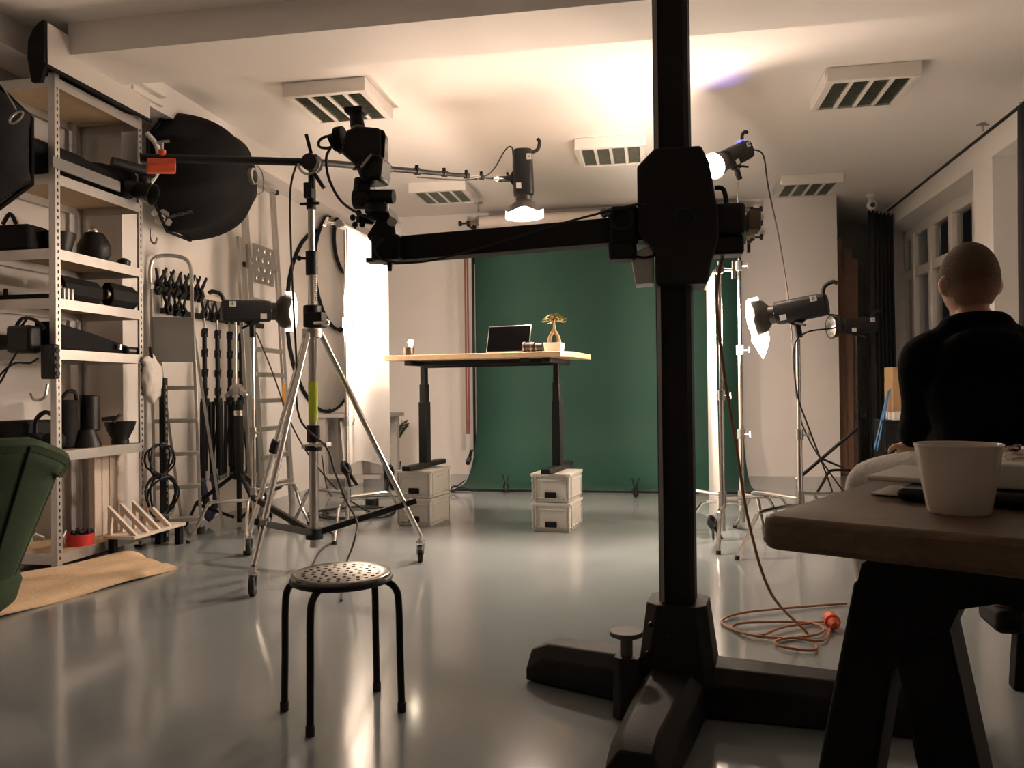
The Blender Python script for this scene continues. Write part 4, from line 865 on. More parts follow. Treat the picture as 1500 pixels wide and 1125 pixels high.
# strip softbox on the top
t = thing('strip_softbox', 'strip softbox with white front lying on top of the shelving unit', 'softbox', (-3.6, 4.5, 2.91))
zb, zt_ = 2.93, 3.17
fr = [(-3.39, 4.02, zb), (-3.39, 4.96, zb), (-3.39, 4.96, zt_), (-3.39, 4.02, zt_)]
bk = [(-3.6, 4.2, zb+.0), (-3.6, 4.6, zb+.0), (-3.6, 4.6, zb+.08), (-3.6, 4.2, zb+.08)]
MB().add(fr+bk, [(4, 5, 6, 7), (0, 1, 5, 4), (1, 2, 6, 5), (2, 3, 7, 6), (3, 0, 4, 7)]).build('shell', 'black_fabric', t, solid=.004)
MB().span((-3.393, 4.02, zb), (-3.386, 4.96, zt_)).build('front_diffuser', 'reflector_cloth', t)
MB().span((-3.4, 4.0, zb-.018), (-3.38, 4.98, zb)).build('velcro_rim', 'black_fabric', t)
pn = [V((-3.395, 4.0, zb-.02)), V((-3.395, 4.0, zt_+.01)), V((-3.43, 4.0, zt_-.0)), V((-3.47, 4.0, zt_-.04)), V((-3.5, 4.0, zt_-.1)), V((-3.505, 4.0, zt_-.2)), V((-3.48, 4.0, zb-.1)), V((-3.42, 4.0, zb-.1))]
MB().prism(pn, (0, .03, 0)).build('end_flap', 'black_fabric', t, bev=.004)
# objects on the shelves
def SF(u, v, x): return PX(u, v, x)
# shelf 2.33 : long softbox bag poking out with cone
z = 2.335
t = thing('softbox_bundle', 'folded black softbox bundle lying on the second highest shelf', 'softbox', (-3.6, 4.5, z))
MB().prism([(-3.85, 3.98, z+.02), (-3.5, 3.98, z+.02), (-3.5, 3.98, z+.2), (-3.85, 3.98, z+.22)], (0, 0, 0)).build('cover_end', 'black_fabric', t)
def bag(u, v):
    a = u*2*math.pi; rr = .13+.03*math.sin(v*7+a)+.02*math.sin(3*a+v*11); y = 4.0+1.0*v; rr *= (.75+.35*math.sin(min(1, v*1.2)*math.pi*.6)) * (1 if v < .97 else .4)
    return V((-3.63+.19*math.cos(a)*rr/.13*.75, y, z+.13+.11*math.sin(a)*rr/.13*(1-.2*v)))
MB().grid(bag, 20, 24).build('bag', 'black_fabric', t)
MB().span((-3.44, 4.1, z+.03), (-3.425, 4.7, z+.1)).build('clear_sleeve', 'grey_plate', t, bev=.004)
t = thing('snoot', 'black tubular snoot hanging at the shelf corner beside the orange weight', 'light modifier', (-3.36, 4.9, z))
MB().lathe([(.035, 0), (.05, .02), (.06, .1), (.075, .16), (.07, .16), (.05, .1), (.03, .01)], (-3.45, 4.84, z+.09), axis=(.85, .1, -.25), n=20).build('tube', 'black_metal', t)
MB().cyl((-3.47, 4.8, z+.1), (-3.38, 4.86, z+.09), .045).build('mount_ring', 'black_plastic', t)
t = thing('boom_grip', 'black rubber grip end of a pole resting above the snoot', 'pole', (-3.42, 4.8, z+.15))
MB().cyl((-3.5, 4.72, z+.24), (-3.36, 4.96, z+.22), .035, n=14).ball((-3.4, 4.92, z+.17), .04).build('grip', 'black_plastic', t)
t = tag(MB().tube(smooth_path([(-3.42, 4.97, 2.84), (-3.36, 5.0, 2.75), (-3.35, 5.0, 2.6), (-3.4, 4.98, 2.5)], 5), .018, 8).build('white_hose', 'paper_white', origin=(-3.4, 4.98, 2.6)), 'curved white hose at the corner of the shelving unit', 'hose')
def can(c, prof, m, name, label, cat, extra=None):
    t = thing(name, label, cat, c); MB().lathe(prof, c, n=24).build('body', m, t); return t
z = 1.895
t = can(V((-3.55, 4.3, z)), [(0, 0), (.06, 0), (.085, .1), (.09, .13), (.084, .13), (.055, .012), (0, .01)], 'black_metal', 'reflector_bowl', 'black reflector bowl beside a round jar on the middle shelf', 'light modifier')
MB().cyl((-3.55, 4.3, z), (-3.55, 4.3, z+.03), .062).build('mount_ring', 'black_plastic', t)
t = can(V((-3.53, 4.58, z)), [(0, 0), (.07, 0), (.1, .05), (.1, .1), (.07, .16), (.055, .18), (0, .18)], 'black_metal', 'round_reflector', 'round dark reflector with knob standing on the middle shelf', 'light modifier')
MB().ball((-3.52, 4.56, z+.19), .03, 10, 8).build('knob', 'chrome', t)
t = can(V((-3.5, 4.83, z)), [(0, 0), (.04, 0), (.045, .04), (.03, .05), (0, .05)], 'black_metal', 'lens_cap', 'small dark ring at the end of the middle shelf', 'ring'); MB().cyl((-3.5, 4.83, z+.05), (-3.5, 4.83, z+.058), .02).build('knob', 'black_plastic', t)
t = thing('equipment_case', 'black case with handle at the side end of the middle shelf', 'case', (-3.76, 4.25, z))
MB().span((-3.88, 4.13, z), (-3.62, 4.3, z+.16)).build('body', 'black_matte', t, bev=.02); MB().tube(smooth_path([(-3.7, 4.13, z+.16), (-3.74, 4.13, z+.22), (-3.79, 4.13, z+.16)], 4), .012).build('handle', 'black_plastic', t)
z = 1.605
def hexbox(c, L, r, m, name, label):
    t = thing(name, label, 'light modifier', c); a = [i*math.pi/4+math.pi/8 for i in range(8)]
    p0 = [c+V((r*.6*math.cos(q), -L/2, r+r*math.sin(q))) for q in a]; p1 = [c+V((r*math.cos(q), L/2, r*.92+r*math.sin(q))) for q in a]
    MB().add(p0+p1, [tuple(range(7, -1, -1)), tuple(range(8, 16))]+[(i, (i+1) % 8, 8+(i+1) % 8, 8+i) for i in range(8)]).build('body', m, t, bev=.004)
    MB().cyl(c+V((0, -L/2, r)), c+V((0, -L/2-.03, r)), r*.4).build('mount_ring', 'steel', t); return t
hexbox(V((-3.56, 4.45, z)), .3, .085, 'black_matte', 'strobe_unit', 'black box-shaped light head lying on the shelf under the jar')
hexbox(V((-3.5, 4.77, z)), .22, .085, 'black_matte', 'barn_door_head', 'black angular lamp hood lying at the end of the shelf')
t = thing('clip_set', 'small silver lamp sockets standing in front of the black light head', 'socket', (-3.46, 4.27, z))
for k in range(3): MB().cyl((-3.46, 4.22+.035*k, z), (-3.46, 4.22+.035*k, z+.06), .01).ball((-3.46, 4.22+.035*k, z+.065), .012, 8, 6).build('socket', 'steel', t)
tag(MB().span((-3.88, 4.14, z), (-3.5, 4.2, z+.03)).cyl((-3.8, 4.16, z+.03), (-3.8, 4.16, z+.07), .012).build('flat_tool', 'black_matte', origin=(-3.7, 4.17, z)), 'flat black tool with a small knob at the side of the shelf', 'tool')
z = 1.305
t = thing('reflector_cover', 'flat black fabric cover sloping along the shelf below the black light heads', 'cover', (-3.6, 4.5, z))
MB().prism([(-3.6, 4.15, z+.005), (-3.6, 4.15, z+.17), (-3.6, 4.5, z+.12), (-3.6, 4.88, z+.05), (-3.6, 4.88, z+.005)], (.12, 0, 0)).build('cover', 'black_fabric', t, bev=.01)
MB().cyl((-3.46, 4.72, z+.03), (-3.46, 4.72, z+.06), .02).build('buckle', 'chrome', t)
t = thing('small_tool_box', 'small black tool box at the end of the shelf beside the plastic bag', 'box', (-3.5, 4.85, z)); MB().span((-3.56, 4.79, z), (-3.45, 4.91, z+.05)).build('body', 'black_matte', t, bev=.006); MB().span((-3.452, 4.81, z+.02), (-3.448, 4.89, z+.035)).build('label_strip', 'grey_plate', t)
# clutter at the unit's short side: hung camera-like light and power strip
t = thing('power_adapter', 'black power adapter hanging on the front upright of the shelving unit', 'adapter', (-3.44, 4.08, 1.2))
MB().span((-3.475, 4.05, 1.13), (-3.385, 4.1, 1.33)).build('body', 'black_plastic', t, bev=.008)
ho = MB()
for k in range(4): ho.cyl((-3.385, 4.075, 1.16+.045*k), (-3.378, 4.075, 1.16+.045*k), .016)
ho.build('sockets', 'rubber', t)
t = thing('clip_light', 'black clip light with coiled cord hanging on the shelf side rail', 'light', (-3.6, 4.06, 1.3))
MB().span((-3.66, 4.0, 1.28), (-3.5, 4.1, 1.44)).build('body', 'black_plastic', t, bev=.02); MB().cyl((-3.66, 4.05, 1.35), (-3.78, 4.02, 1.34), .04, .05).build('lamp_hood', 'black_metal', t)
MB().tube(smooth_path([(-3.62, 4.04, 1.44), (-3.58, 4.04, 1.48), (-3.5, 4.04, 1.47), (-3.44, 4.04, 1.42)], 4), .01).build('handle', 'black_plastic', t)
MB().tube(smooth_path([(-3.58, 4.0, 1.29), (-3.62, 3.98, 1.2), (-3.66, 3.97, 1.12), (-3.69, 3.97, 1.1), (-3.66, 3.97, 1.16), (-3.58, 3.98, 1.22), (-3.5, 4.0, 1.22), (-3.46, 4.02, 1.25)], 5), .006).build('cord', 'dark_cable', t)
MB().cyl((-3.6, 4.05, 1.44), (-3.56, 4.05, 1.49), .012).build('clip', 'chrome', t)
t = thing('silver_strip_lamp', 'thin silver tube lamp lying on the side of the shelf', 'lamp', (-3.8, 4.16, z)); MB().cyl((-3.88, 4.15, z+.04), (-3.7, 4.15, z+.045), .03).build('body', 'black_metal', t); MB().cyl((-3.75, 4.14, z+.05), (-3.71, 4.14, z+.05), .032).build('ring', 'chrome', t)
tag(MB().tube(smooth_path([(-3.47, 4.1, 1.1), (-3.47, 4.08, 1.03), (-3.5, 4.07, 1.01), (-3.54, 4.07, 1.015), (-3.555, 4.07, 1.05)], 5), .009, 8).build('wall_hook', 'steel', origin=(-3.5, 4.08, 1.05)), 'bent silver hook on the shelving unit above the headphones', 'hook')
tag(MB().tube(smooth_path([(-3.41, 5.0, 2.18), (-3.41, 5.0, 2.1), (-3.38, 5.0, 2.08), (-3.36, 5.0, 2.12)], 5), .008, 8).build('wall_hook', 'steel', origin=(-3.4, 5, 2.1)), 'small dark hook at the corner of the shelving unit below the octagonal softbox', 'hook')
z = .705
t = thing('thermos_stack', 'tall black cylindrical flash heads standing on the low shelf', 'light head', (-3.6, 4.45, z))
MB().cyl((-3.62, 4.42, z), (-3.62, 4.42, z+.3), .075, n=20).build('head', 'black_matte', t, bev=.01); MB().cyl((-3.55, 4.55, z+.1), (-3.55, 4.55, z+.33), .06, n=20).build('head', 'black_plastic', t, bev=.01)
MB().lathe([(0, 0), (.09, 0), (.08, .03), (.05, .1), (.045, .11), (0, .11)], (-3.53, 4.5, z), n=20).build('base', 'black_metal', t)
MB().cyl((-3.5, 4.6, z+.17), (-3.44, 4.66, z+.18), .014).bar((-3.44, 4.63, z+.15), (-3.44, 4.7, z+.2), .012, .016).build('lever', 'black_plastic', t)
MB().tube(smooth_path([(-3.6, 4.36, z+.3), (-3.57, 4.38, z+.35), (-3.55, 4.42, z+.35), (-3.57, 4.46, z+.3)], 4), .012).build('handle', 'black_plastic', t)
t = can(V((-3.5, 4.78, z)), [(0, 0), (.05, 0), (.05, .03), (.085, .1), (.1, .15), (.094, .15), (.045, .04), (0, .03)], 'black_metal', 'reflector_bowl', 'black reflector bowl standing alone at the end of the low shelf', 'light modifier'); MB().cyl((-3.5, 4.78, z), (-3.5, 4.78, z+.03), .055).build('mount_ring', 'black_plastic', t)
t = thing('headphones', 'black headphones standing on the low shelf behind the armchair', 'headphones', (-3.5, 4.2, z))
MB().tube(smooth_path([(-3.6, 4.16, z+.06), (-3.6, 4.16, z+.18), (-3.54, 4.17, z+.23), (-3.48, 4.18, z+.18), (-3.48, 4.18, z+.06)], 5), .014).build('headband', 'black_plastic', t)
for x in (-3.6, -3.48): MB().cyl((x, 4.12, z+.06), (x, 4.2, z+.06), .05).build('ear_cup', 'black_matte', t)
t = thing('camera_bag', 'black boxy camera bag standing on the low shelf behind the armchair', 'bag', (-3.75, 4.2, z)); MB().span((-3.88, 4.13, z), (-3.64, 4.4, z+.18)).build('body', 'black_matte', t, bev=.02); MB().cyl((-3.86, 4.12, z+.1), (-3.8, 4.12, z+.1), .012).build('buckle', 'chrome', t)
z = .105
t = thing('red_tin', 'round red tin of small hardware on the bottom shelf', 'tin', (-3.52, 4.42, z)); MB().lathe([(0, 0), (.08, 0), (.08, .07), (.076, .07), (.076, .05), (0, .05)], (-3.52, 4.42, z), n=24).build('tin', 'red', t)
random.seed(2); k = MB()
for i in range(14): k.ball((-3.52+random.uniform(-.05, .05), 4.42+random.uniform(-.05, .05), z+.065+random.uniform(0, .025)), .015, 6, 4)
ko = k.build('contents', 'black_plastic', t); ko['kind'] = 'stuff'
t = thing('lamp_parts', 'loose shiny lamp parts lying beside the red tin', 'hardware', (-3.55, 4.28, z)); k = MB()
for i in range(12): c = V((-3.55+random.uniform(-.07, .07), 4.27+random.uniform(-.07, .06), z+.03+random.uniform(0, .05))); k.cyl(c, c+V((random.uniform(-.05, .05), random.uniform(-.05, .05), random.uniform(-.02, .05))), .014)
k.build('parts', 'steel', t); MB().cyl((-3.5, 4.2, z), (-3.5, 4.2, z+.09), .02).build('bulb_base', 'white_plastic', t)
t = thing('power_strip', 'dark power strip with glowing red switch at the wall behind the shelf', 'power strip', (-3.9, 4.6, .35)); MB().span((-3.97, 4.62, .38), (-3.93, 4.72, .48)).build('body', 'black_plastic', t, bev=.004); MB().cyl((-3.93, 4.66, .43), (-3.922, 4.66, .43), .012).build('switch', 'led_red', t)
# rack of angled boards beside the shelf, white boards behind
for i in range(4):
    y = 4.66+i*.075
    tag(MB().span((-3.64, y, .106), (-3.6, y+.068, .64)).build('white_board', 'pale_wood', origin=(-3.62, y, .106), bev=.003), 'white wooden board standing upright at the back of the bottom shelf', 'board', 'white boards on the bottom shelf')
t = thing('board_rack', 'pale wooden rack with four slanted dividers projecting past the bottom shelf', 'rack', (-3.3, 4.8, 0))
MB().span((-3.42, 4.5, .125), (-3.2, 5.06, .145)).build('base_board', 'pale_wood', t, bev=.003)
for i in range(4):
    y = 4.53+i*.12; MB().prism([(-3.41, y, .145), (-3.41, y, .33), (-3.21, y, .145), (-3.25, y, .145), (-3.39, y, .275), (-3.39, y, .145)], (0, .025, 0)).build('divider', 'pale_wood', t)
for x, y in ((-3.4, 4.52), (-3.4, 5.0), (-3.25, 5.0)): MB().span((x, y, 0), (x+.04, y+.04, .125)).build('foot', 'black_matte', t)
# plastic bag hanging on the unit
t = thing('plastic_bag', 'crumpled whitish plastic bag hanging on the corner of the shelving unit', 'bag', (-3.38, 4.98, 1.0)); random.seed(9)
mb = MB(); mb.ball((0, 0, 0), (.045, .1, .16), 24, 18); mb.v = [V((-3.41, 5.0, 1.15))+v*(1+.22*noise.noise(v*22)+.1*(.16-v.z))+V((0, -.03 if v.z > .1 else 0, 0)) for v in mb.v]; mb.build('bag', 'bag', t)
MB().cyl((-3.39, 4.96, 1.28), (-3.39, 4.95, 1.36), .012).build('hanger', 'black_matte', t)
# cable coils hung at the corner
for k, (yv, zv, rr, lb) in enumerate(((5.0, .58, .085, 'upper coil of black cable hanging at the shelf corner'), (5.0, .33, .11, 'lower thick coil of black cable hanging at the shelf corner'))):
    t = thing('cable_coil', lb, 'cable coil', (-3.36, yv, zv), 'black cable coils'); mb = MB(); random.seed(k)
    for j in range(5 if k else 3):
        ph = random.uniform(0, 6); q = rr*random.uniform(.85, 1.1); pts = [V((-3.36+.02*math.sin(a*2+ph)+.035*math.cos(a)+.008*j, yv+q*math.cos(a), zv+q*1.25*math.sin(a)+random.uniform(-.008, .008))) for a in [2*math.pi*i/18 for i in range(18)]]
        mb.tube(pts, .007, 6, closed=True)
    mb.build('loops', 'black_plastic', t); MB().tube([V((-3.34, yv+.02*math.cos(a), zv+rr*1.2+.02*math.sin(a))) for a in [2*math.pi*i/8 for i in range(8)]], .008, 6, closed=True).build('tie', 'black_fabric', t)
t = thing('slotted_pole', 'dark slotted steel pole standing at the shelf corner behind the coils', 'pole', (-3.38, 5.08, 0)); MB().span((-3.4, 5.06, 0), (-3.36, 5.1, 1.15)).build('pole', 'black_metal', t)
mb = MB()
for i in range(24): mb.box((-3.358, 5.08, .05+i*.045), (.004, .014, .026))
so = mb.build('slots', 'steel', t); so['kind'] = 'stuff'
# ================================================================== OCTAGONAL SOFTBOXES
def octabox(ctr, axis, r, depth, label, logo=False, up=V((0, 0, 1))):
    t = thing('octabox', label, 'softbox', ctr); d, s, u = basis(axis, up); n = 8
    def fn(a, q):
        i = a*n; k = math.floor(i+1e-9); fr_ = i-k; ang = (k+.5)*2*math.pi/n; p0 = V((math.cos(ang), math.sin(ang), 0)); p1 = V((math.cos(ang+2*math.pi/n), math.sin(ang+2*math.pi/n), 0))
        pp = p0.lerp(p1, fr_); pp *= 1-.045*math.sin(fr_*math.pi)*(1-q)
        rad = r*math.cos(q*math.pi/2)**.72 if q < 1 else 0; rad = max(rad, r*.12)
        return V(ctr)+s*pp.x*rad+u*pp.y*rad+d*(depth*math.sin(q*math.pi/2))
    MB().grid(fn, 48, 14).build('shell', 'black_fabric', t, ang=60)
    MB().lathe([(r*.13, depth*.98), (r*.13, depth*1.05), (r*.1, depth*1.06), (r*.09, depth*.98)], ctr, axis=axis, n=24).build('speed_ring', 'steel', t)
    MB().tube([V(ctr)+s*(r*math.cos(a))+u*(r*math.sin(a)) for a in [2*math.pi*(i+.5)/8 for i in range(8)]], .012, 6, closed=True).build('rim', 'black_fabric', t)
    MB().add([V(ctr)+s*(r*.97*math.cos(a))+u*(r*.97*math.sin(a))-d*.005 for a in [2*math.pi*(i+.5)/8 for i in range(8)]], [tuple(range(8))]).build('front_diffuser', 'reflector_cloth', t)
    return t, fn
oc = V((-3.5, 5.47, 2.66)); t, fn = octabox(oc, (1, .1, 0), .47, .56, 'black octagonal softbox hanging face to the wall beside the shelving unit')
# logo: rounded mark and a word on the lower panel
def on_shell(a, q): 
    p = fn(a, q); e = .004; n_ = (fn(a+e, q)-p).cross(fn(a, q+e)-p).normalized()
    if n_.dot(p-oc) < 0: n_ = -n_
    return p, n_
def find(u, v):
    best = None
    for i in range(160):
        for j in range(40):
            p, n_ = on_shell(i/160, j/42); d = p-EYE; w_ = d.dot(_f); uu, vv_ = 750+FPX*d.dot(_r)/w_, 562.5-FPX*d.dot(_u)/w_
            e = (uu-u)**2+(vv_-v)**2
            if n_.dot(-d) > 0 and (best is None or e < best[0]): best = (e, p, n_)
    return best[1], best[2]
def place_text(body, size, u, v, nm, slope=0):
    p, n_ = find(u, v); x = V((0, 0, 1)).cross(n_).normalized(); y = n_.cross(x); x2 = x*math.cos(slope)+y*math.sin(slope); y2 = n_.cross(x2)
    mt = Matrix(((x2.x, y2.x, n_.x, 0), (x2.y, y2.y, n_.y, 0), (x2.z, y2.z, n_.z, 0), (0, 0, 0, 1))); q = p+n_*.006-t.location; mt.translation = q
    return mt
mt = place_text('', .1, 236, 319, 'mark')
lg = MB()
for i in range(4):
    a = math.pi/4+i*math.pi/2; c = V((.052*math.cos(a), .052*math.sin(a), 0)); e1 = V((-math.sin(a), math.cos(a), 0)); e2 = V((math.cos(a), math.sin(a), 0))
    lg.add([mt @ (c+e1*x+e2*y+V((0, 0, .002))) for x, y in ((-.03, -.016), (.03, -.016), (.032, .006), (.022, .022), (-.022, .022), (-.032, .006))], [tuple(range(6))])
lg.tube([mt @ V((.024*math.cos(b), .024*math.sin(b), .003)) for b in [2*math.pi*i/6 for i in range(6)]], .008, 5, closed=True)
lg.build('logo_mark', 'sticker', t, local=True)
text_mesh('Quantuum', .05, 'logo_word', 'sticker_dim', t, place_text('', .05, 262, 314, 'w', .25))
MB().tube(smooth_path([oc+V((.56, .1, .12)), oc+V((.6, .15, .05)), oc+V((.6, .17, -.08)), oc+V((.55, .15, -.12))], 4), .005).build('rod_ends', 'steel', t)
# near softbox, partly out of the frame
c2 = P(-97, 205, 3.0); t, _fn = octabox(c2, (.55, -.7, .05), .4, .3, 'large black octagonal softbox hanging in front of the shelving unit'); 
MB().cyl(c2+V((0, 0, .37)), V((c2.x, c2.y, H)), .004).build('hanging_cord', 'black_fabric', t)
lpz_ = P(24, 172, 2.68)
MB().tube(smooth_path([lpz_+V((.012*math.cos(a)*2, .02*math.sin(a), .03*math.sin(a))) for a in [2*math.pi*i/8 for i in range(8)]], 3, True), .004, 6, closed=True).build('cord_loop', 'steel', t)
MB().tube(smooth_path([lpz_+V((0, 0, .03)), P(12, 140, 2.65), P(0, 122, 2.7), P(-20, 110, 2.8)], 4), .003).build('cord', 'steel', t)
# ================================================================== LADDERS
def ladder_pt(o, w, hgt, lean, z, s): return o + w*s + lean*(z/hgt) + V((0, 0, z))
o = V((-3.44, 5.34, 0)); w = V((.13, .085, 0)); lean = V((-.06, .02, 0)); Hh = 2.05
t = thing('step_ladder', 'aluminium step ladder with hoop handle and grey platform leaning at the wall', 'ladder', o)
lp_ = lambda z, s: ladder_pt(o, w*(1-.12*z/Hh), Hh, lean, z, s)
for s in (-1, 1): MB().bar(lp_(0, s), lp_(1.85, s), .05, .022, up=w).build('stile', 'aluminium', t, bev=.003); MB().cyl(lp_(0, s), lp_(.05, s), .03).build('foot', 'rubber', t)
MB().tube(smooth_path([lp_(1.8, -1), lp_(1.96, -1), lp_(2.04, -.75), lp_(2.06, 0), lp_(2.04, .75), lp_(1.96, 1), lp_(1.8, 1)], 5), .014, 8).build('hoop', 'aluminium', t)
bk_ = V((.1, .16, 0))
for s in (-1, 1): MB().bar(lp_(.02, s*.9)+bk_*1.0, lp_(1.5, s*.9)+V((0, .03, 0)), .03, .02, up=w).build('rear_stile', 'aluminium', t)
for i, z in enumerate((.12, .36, .6, .84, 1.08)):
    MB().bar(lp_(z, -1)+V((.03, -.03, 0)), lp_(z, 1)+V((.03, -.03, 0)), .1, .03).build('tread', 'aluminium', t, bev=.004)
pa, pb = lp_(1.27, -1), lp_(1.27, 1); pc_, pd = lp_(1.6, 1), lp_(1.6, -1); nn = (pb-pa).cross(pd-pa).normalized()*.02
MB().prism([pa+V((.02, -.02, 0)), pb+V((.02, -.02, 0)), pc_+V((.02, -.02, 0)), pd+V((.02, -.02, 0))], nn).build('platform', 'grey_plate', t, bev=.006)
# tall articulated ladder
t = thing('folding_ladder', 'tall folded aluminium ladder with perforated plate standing at the wall', 'ladder', (-3.45, 6.6, 0))
def LP(u, v, x): return PX(u, v, x)
def stile(y, x0, x1, z1, wd, nm='stile'):
    return MB().bar((x0, y, 0), (x1, y, z1), .03, wd, up=(0, 1, 0)).build(nm, 'aluminium', t, bev=.003)
stile(6.2, -3.3, -3.4, 2.35, .1); stile(6.42, -3.33, -3.5, 2.93, .09); stile(6.98, -3.33, -3.5, 2.93, .07)
rx = lambda z: -3.33-.17*z/2.93
for z in (.22, .47, .72, .97, 1.2, 1.42, 1.85, 2.2): MB().bar((rx(z), 6.42, z), (rx(z), 6.98, z), .05, .04).build('rung', 'aluminium', t, bev=.003)
MB().bar((rx(2.9), 6.36, 2.93), (rx(2.9), 7.02, 2.93), .06, .03).build('end_bar', 'aluminium', t); 
for y in (6.36, 7.02): MB().box((rx(2.9), y, 2.93), (.07, .04, .04)).build('end_cap', 'rubber', t)
MB().bar((rx(2.2)+.03, 6.46, 2.18), (rx(2.2)+.03, 6.84, 2.18), .012, .34, up=(0, 0, 1)).build('plate', 'aluminium', t)
mb = MB()
for i in range(4):
    for j in range(3): mb.cyl((rx(2.2)+.034, 6.53+j*.11+.04*(i % 2), 2.05+i*.085), (rx(2.2)+.044, 6.53+j*.11+.04*(i % 2), 2.05+i*.085), .03, .018, n=10)
mb.build('perforations', 'steel', t)
MB().box((-3.37, 6.2, 2.12), (.03, .03, .04)).build('latch', 'black_plastic', t); MB().bar((-3.37, 6.26, 2.1), (-3.375, 6.26, 2.3), .015, .02).build('hinge_bar', 'steel', t)
tag(MB().box((-3.345, 6.86, 1.02), (.01, .05, .2)).build('hang_tag', 'orange_tag', origin=(-3.37, 6.86, 1.0)), 'ochre paper tag hanging on the tall folding ladder', 'tag')
# ================================================================== WALL RAILS, CLAMPS, HUNG STANDS
t = thing('clamp_rail', 'pale wooden rail on the wall carrying a row of black clamps', 'rail', (-3.58, 5.8, 1.8)); MB().bar((-3.6, 5.25, 1.82), (-3.56, 6.28, 1.82), .03, .035).build('rail', 'pale_wood', t)
for y in (5.4, 6.05): MB().cyl((-3.65, y, 1.8), (-3.58, y, 1.8), .01).cyl((-3.6, y, 1.8), (-3.6, y, 1.68), .007).build('peg', 'steel', t)
for i, y in enumerate((5.32, 5.42, 5.52, 5.62, 5.7, 5.78, 5.86)):
    clamp((-3.57, y, 1.84), .15+.1*(i % 3), 'black spring clamp gripping the pale wooden rail on the wall', 'clamps on the wooden rail', tip=(-.3, 0, 0), sc=1.15)
t = thing('stand_rail', 'dark metal rail on the wall from which black stands hang', 'rail', (-3.6, 6.2, 1.65)); MB().bar((-3.6, 5.4, 1.66), (-3.58, 6.92, 1.66), .03, .045).build('rail', 'black_metal', t)
for y in (5.6, 6.8): MB().cyl((-3.65, y, 1.66), (-3.59, y, 1.66), .01).build('peg', 'steel', t)
for i, y in enumerate((5.45, 5.55, 5.64, 5.94, 6.05, 6.14, 6.28)):
    clamp((-3.58, y, 1.69), .2 if i % 3 else 1.2, 'black spring clamp sitting on the dark rail above the hung stands', 'clamps on the stand rail', tip=(-.1, .1 if i % 2 else -.1, 0), sc=.95)
def hung_stand(y, label):
    t = thing('hung_stand', label, 'light stand', (-3.5, y, .4), 'folded black stands hanging in a row'); x = -3.52
    MB().cyl((x, y, .42), (x, y, 1.56), .017).build('column', 'black_metal', t)
    MB().cyl((x, y, 1.54), (x, y, 1.64), .008).build('spigot', 'steel', t)
    for z in (1.52, 1.36, 1.2, 1.05): MB().cyl((x, y, z-.03), (x, y, z+.03), .025).cyl((x, y, z), (x+.05, y-.05, z+.012), .008).bar((x+.05, y-.06, z-.01), (x+.05, y-.04, z+.03), .008, .016).build('clamp_collar', 'black_plastic', t)
    MB().cyl((x, y, .94), (x, y, 1.0), .034).build('leg_spider', 'black_plastic', t)
    for k in range(3):
        a = k*2.1+y*3; d = V((math.cos(a)*.035, math.sin(a)*.035, 0)); MB().cyl(V((x, y, .97))+d, V((x, y, .36))+d*1.3, .014).build('leg', 'black_metal', t)
        MB().ball(V((x, y, .35))+d*1.3, .022, 8, 6).build('foot_cap', 'foot_clear', t); MB().cyl(V((x, y, .75))+d*.3, V((x, y, .5))+d*1.2, .008).build('brace', 'black_metal', t)
for i, y in enumerate((5.84, 6.03, 6.22, 6.41, 6.58)): hung_stand(y, 'folded black light stand hanging on the wall rail with feet down')
# black tripod stand with chrome pin in front of them
b = V((-3.22, 5.82, 0)); t = thing('tripod_stand', 'black tripod stand with chrome rod and silver clamp head near the wall', 'light stand', b)
MB().cyl(b+V((0, 0, .02)), b+V((0, 0, .98)), .02).build('column', 'black_metal', t); MB().cyl(b+V((0, 0, .4)), b+V((0, 0, .95)), .034).build('outer_tube', 'black_metal', t)
MB().cyl(b+V((-.02, 0, 1.05)), b+V((-.02, 0, 1.66)), .009).build('rod', 'chrome', t)
MB().cyl(b+V((0, 0, .86)), b+V((0, 0, .9)), .04).build('collar', 'chrome', t)
mb = MB().cyl(b+V((-.02, -.03, 1.07)), b+V((-.02, .05, 1.07)), .04)
for s in (-1, 1): mb.bar(b+V((0, 0, 1.08)), b+V((s*.07, -.03, 1.03)), .03, .04).ball(b+V((s*.08, -.03, 1.02)), .022, 8, 6)
mb.build('clamp_head', 'steel', t); MB().cyl(b+V((0, 0, .36)), b+V((0, 0, .42)), .045).build('leg_collar', 'black_plastic', t)
for a in (205, 320, 80):
    d = V((math.cos(R(a)), math.sin(R(a)), 0)); kn_ = b+d*.32+V((0, 0, .18))
    MB().bar(b+d*.03+V((0, 0, .4)), kn_, .02, .03).bar(kn_, b+d*.04+V((0, 0, .06)), .016, .022).build('leg', 'black_metal', t); MB().cyl(kn_, b+d*.4+V((0, 0, 0)), .011).build('shin', 'black_metal', t)
tag(MB().tube(smooth_path([(-3.5, 5.75, .35), (-3.47, 5.76, .2), (-3.46, 5.78, .05), (-3.42, 5.82, .2), (-3.43, 5.8, .4)], 5), .028, 8).build('blue_strap', 'blue_dark', origin=(-3.46, 5.78, .05)), 'dark blue strap bundle hanging behind the step ladder', 'strap')
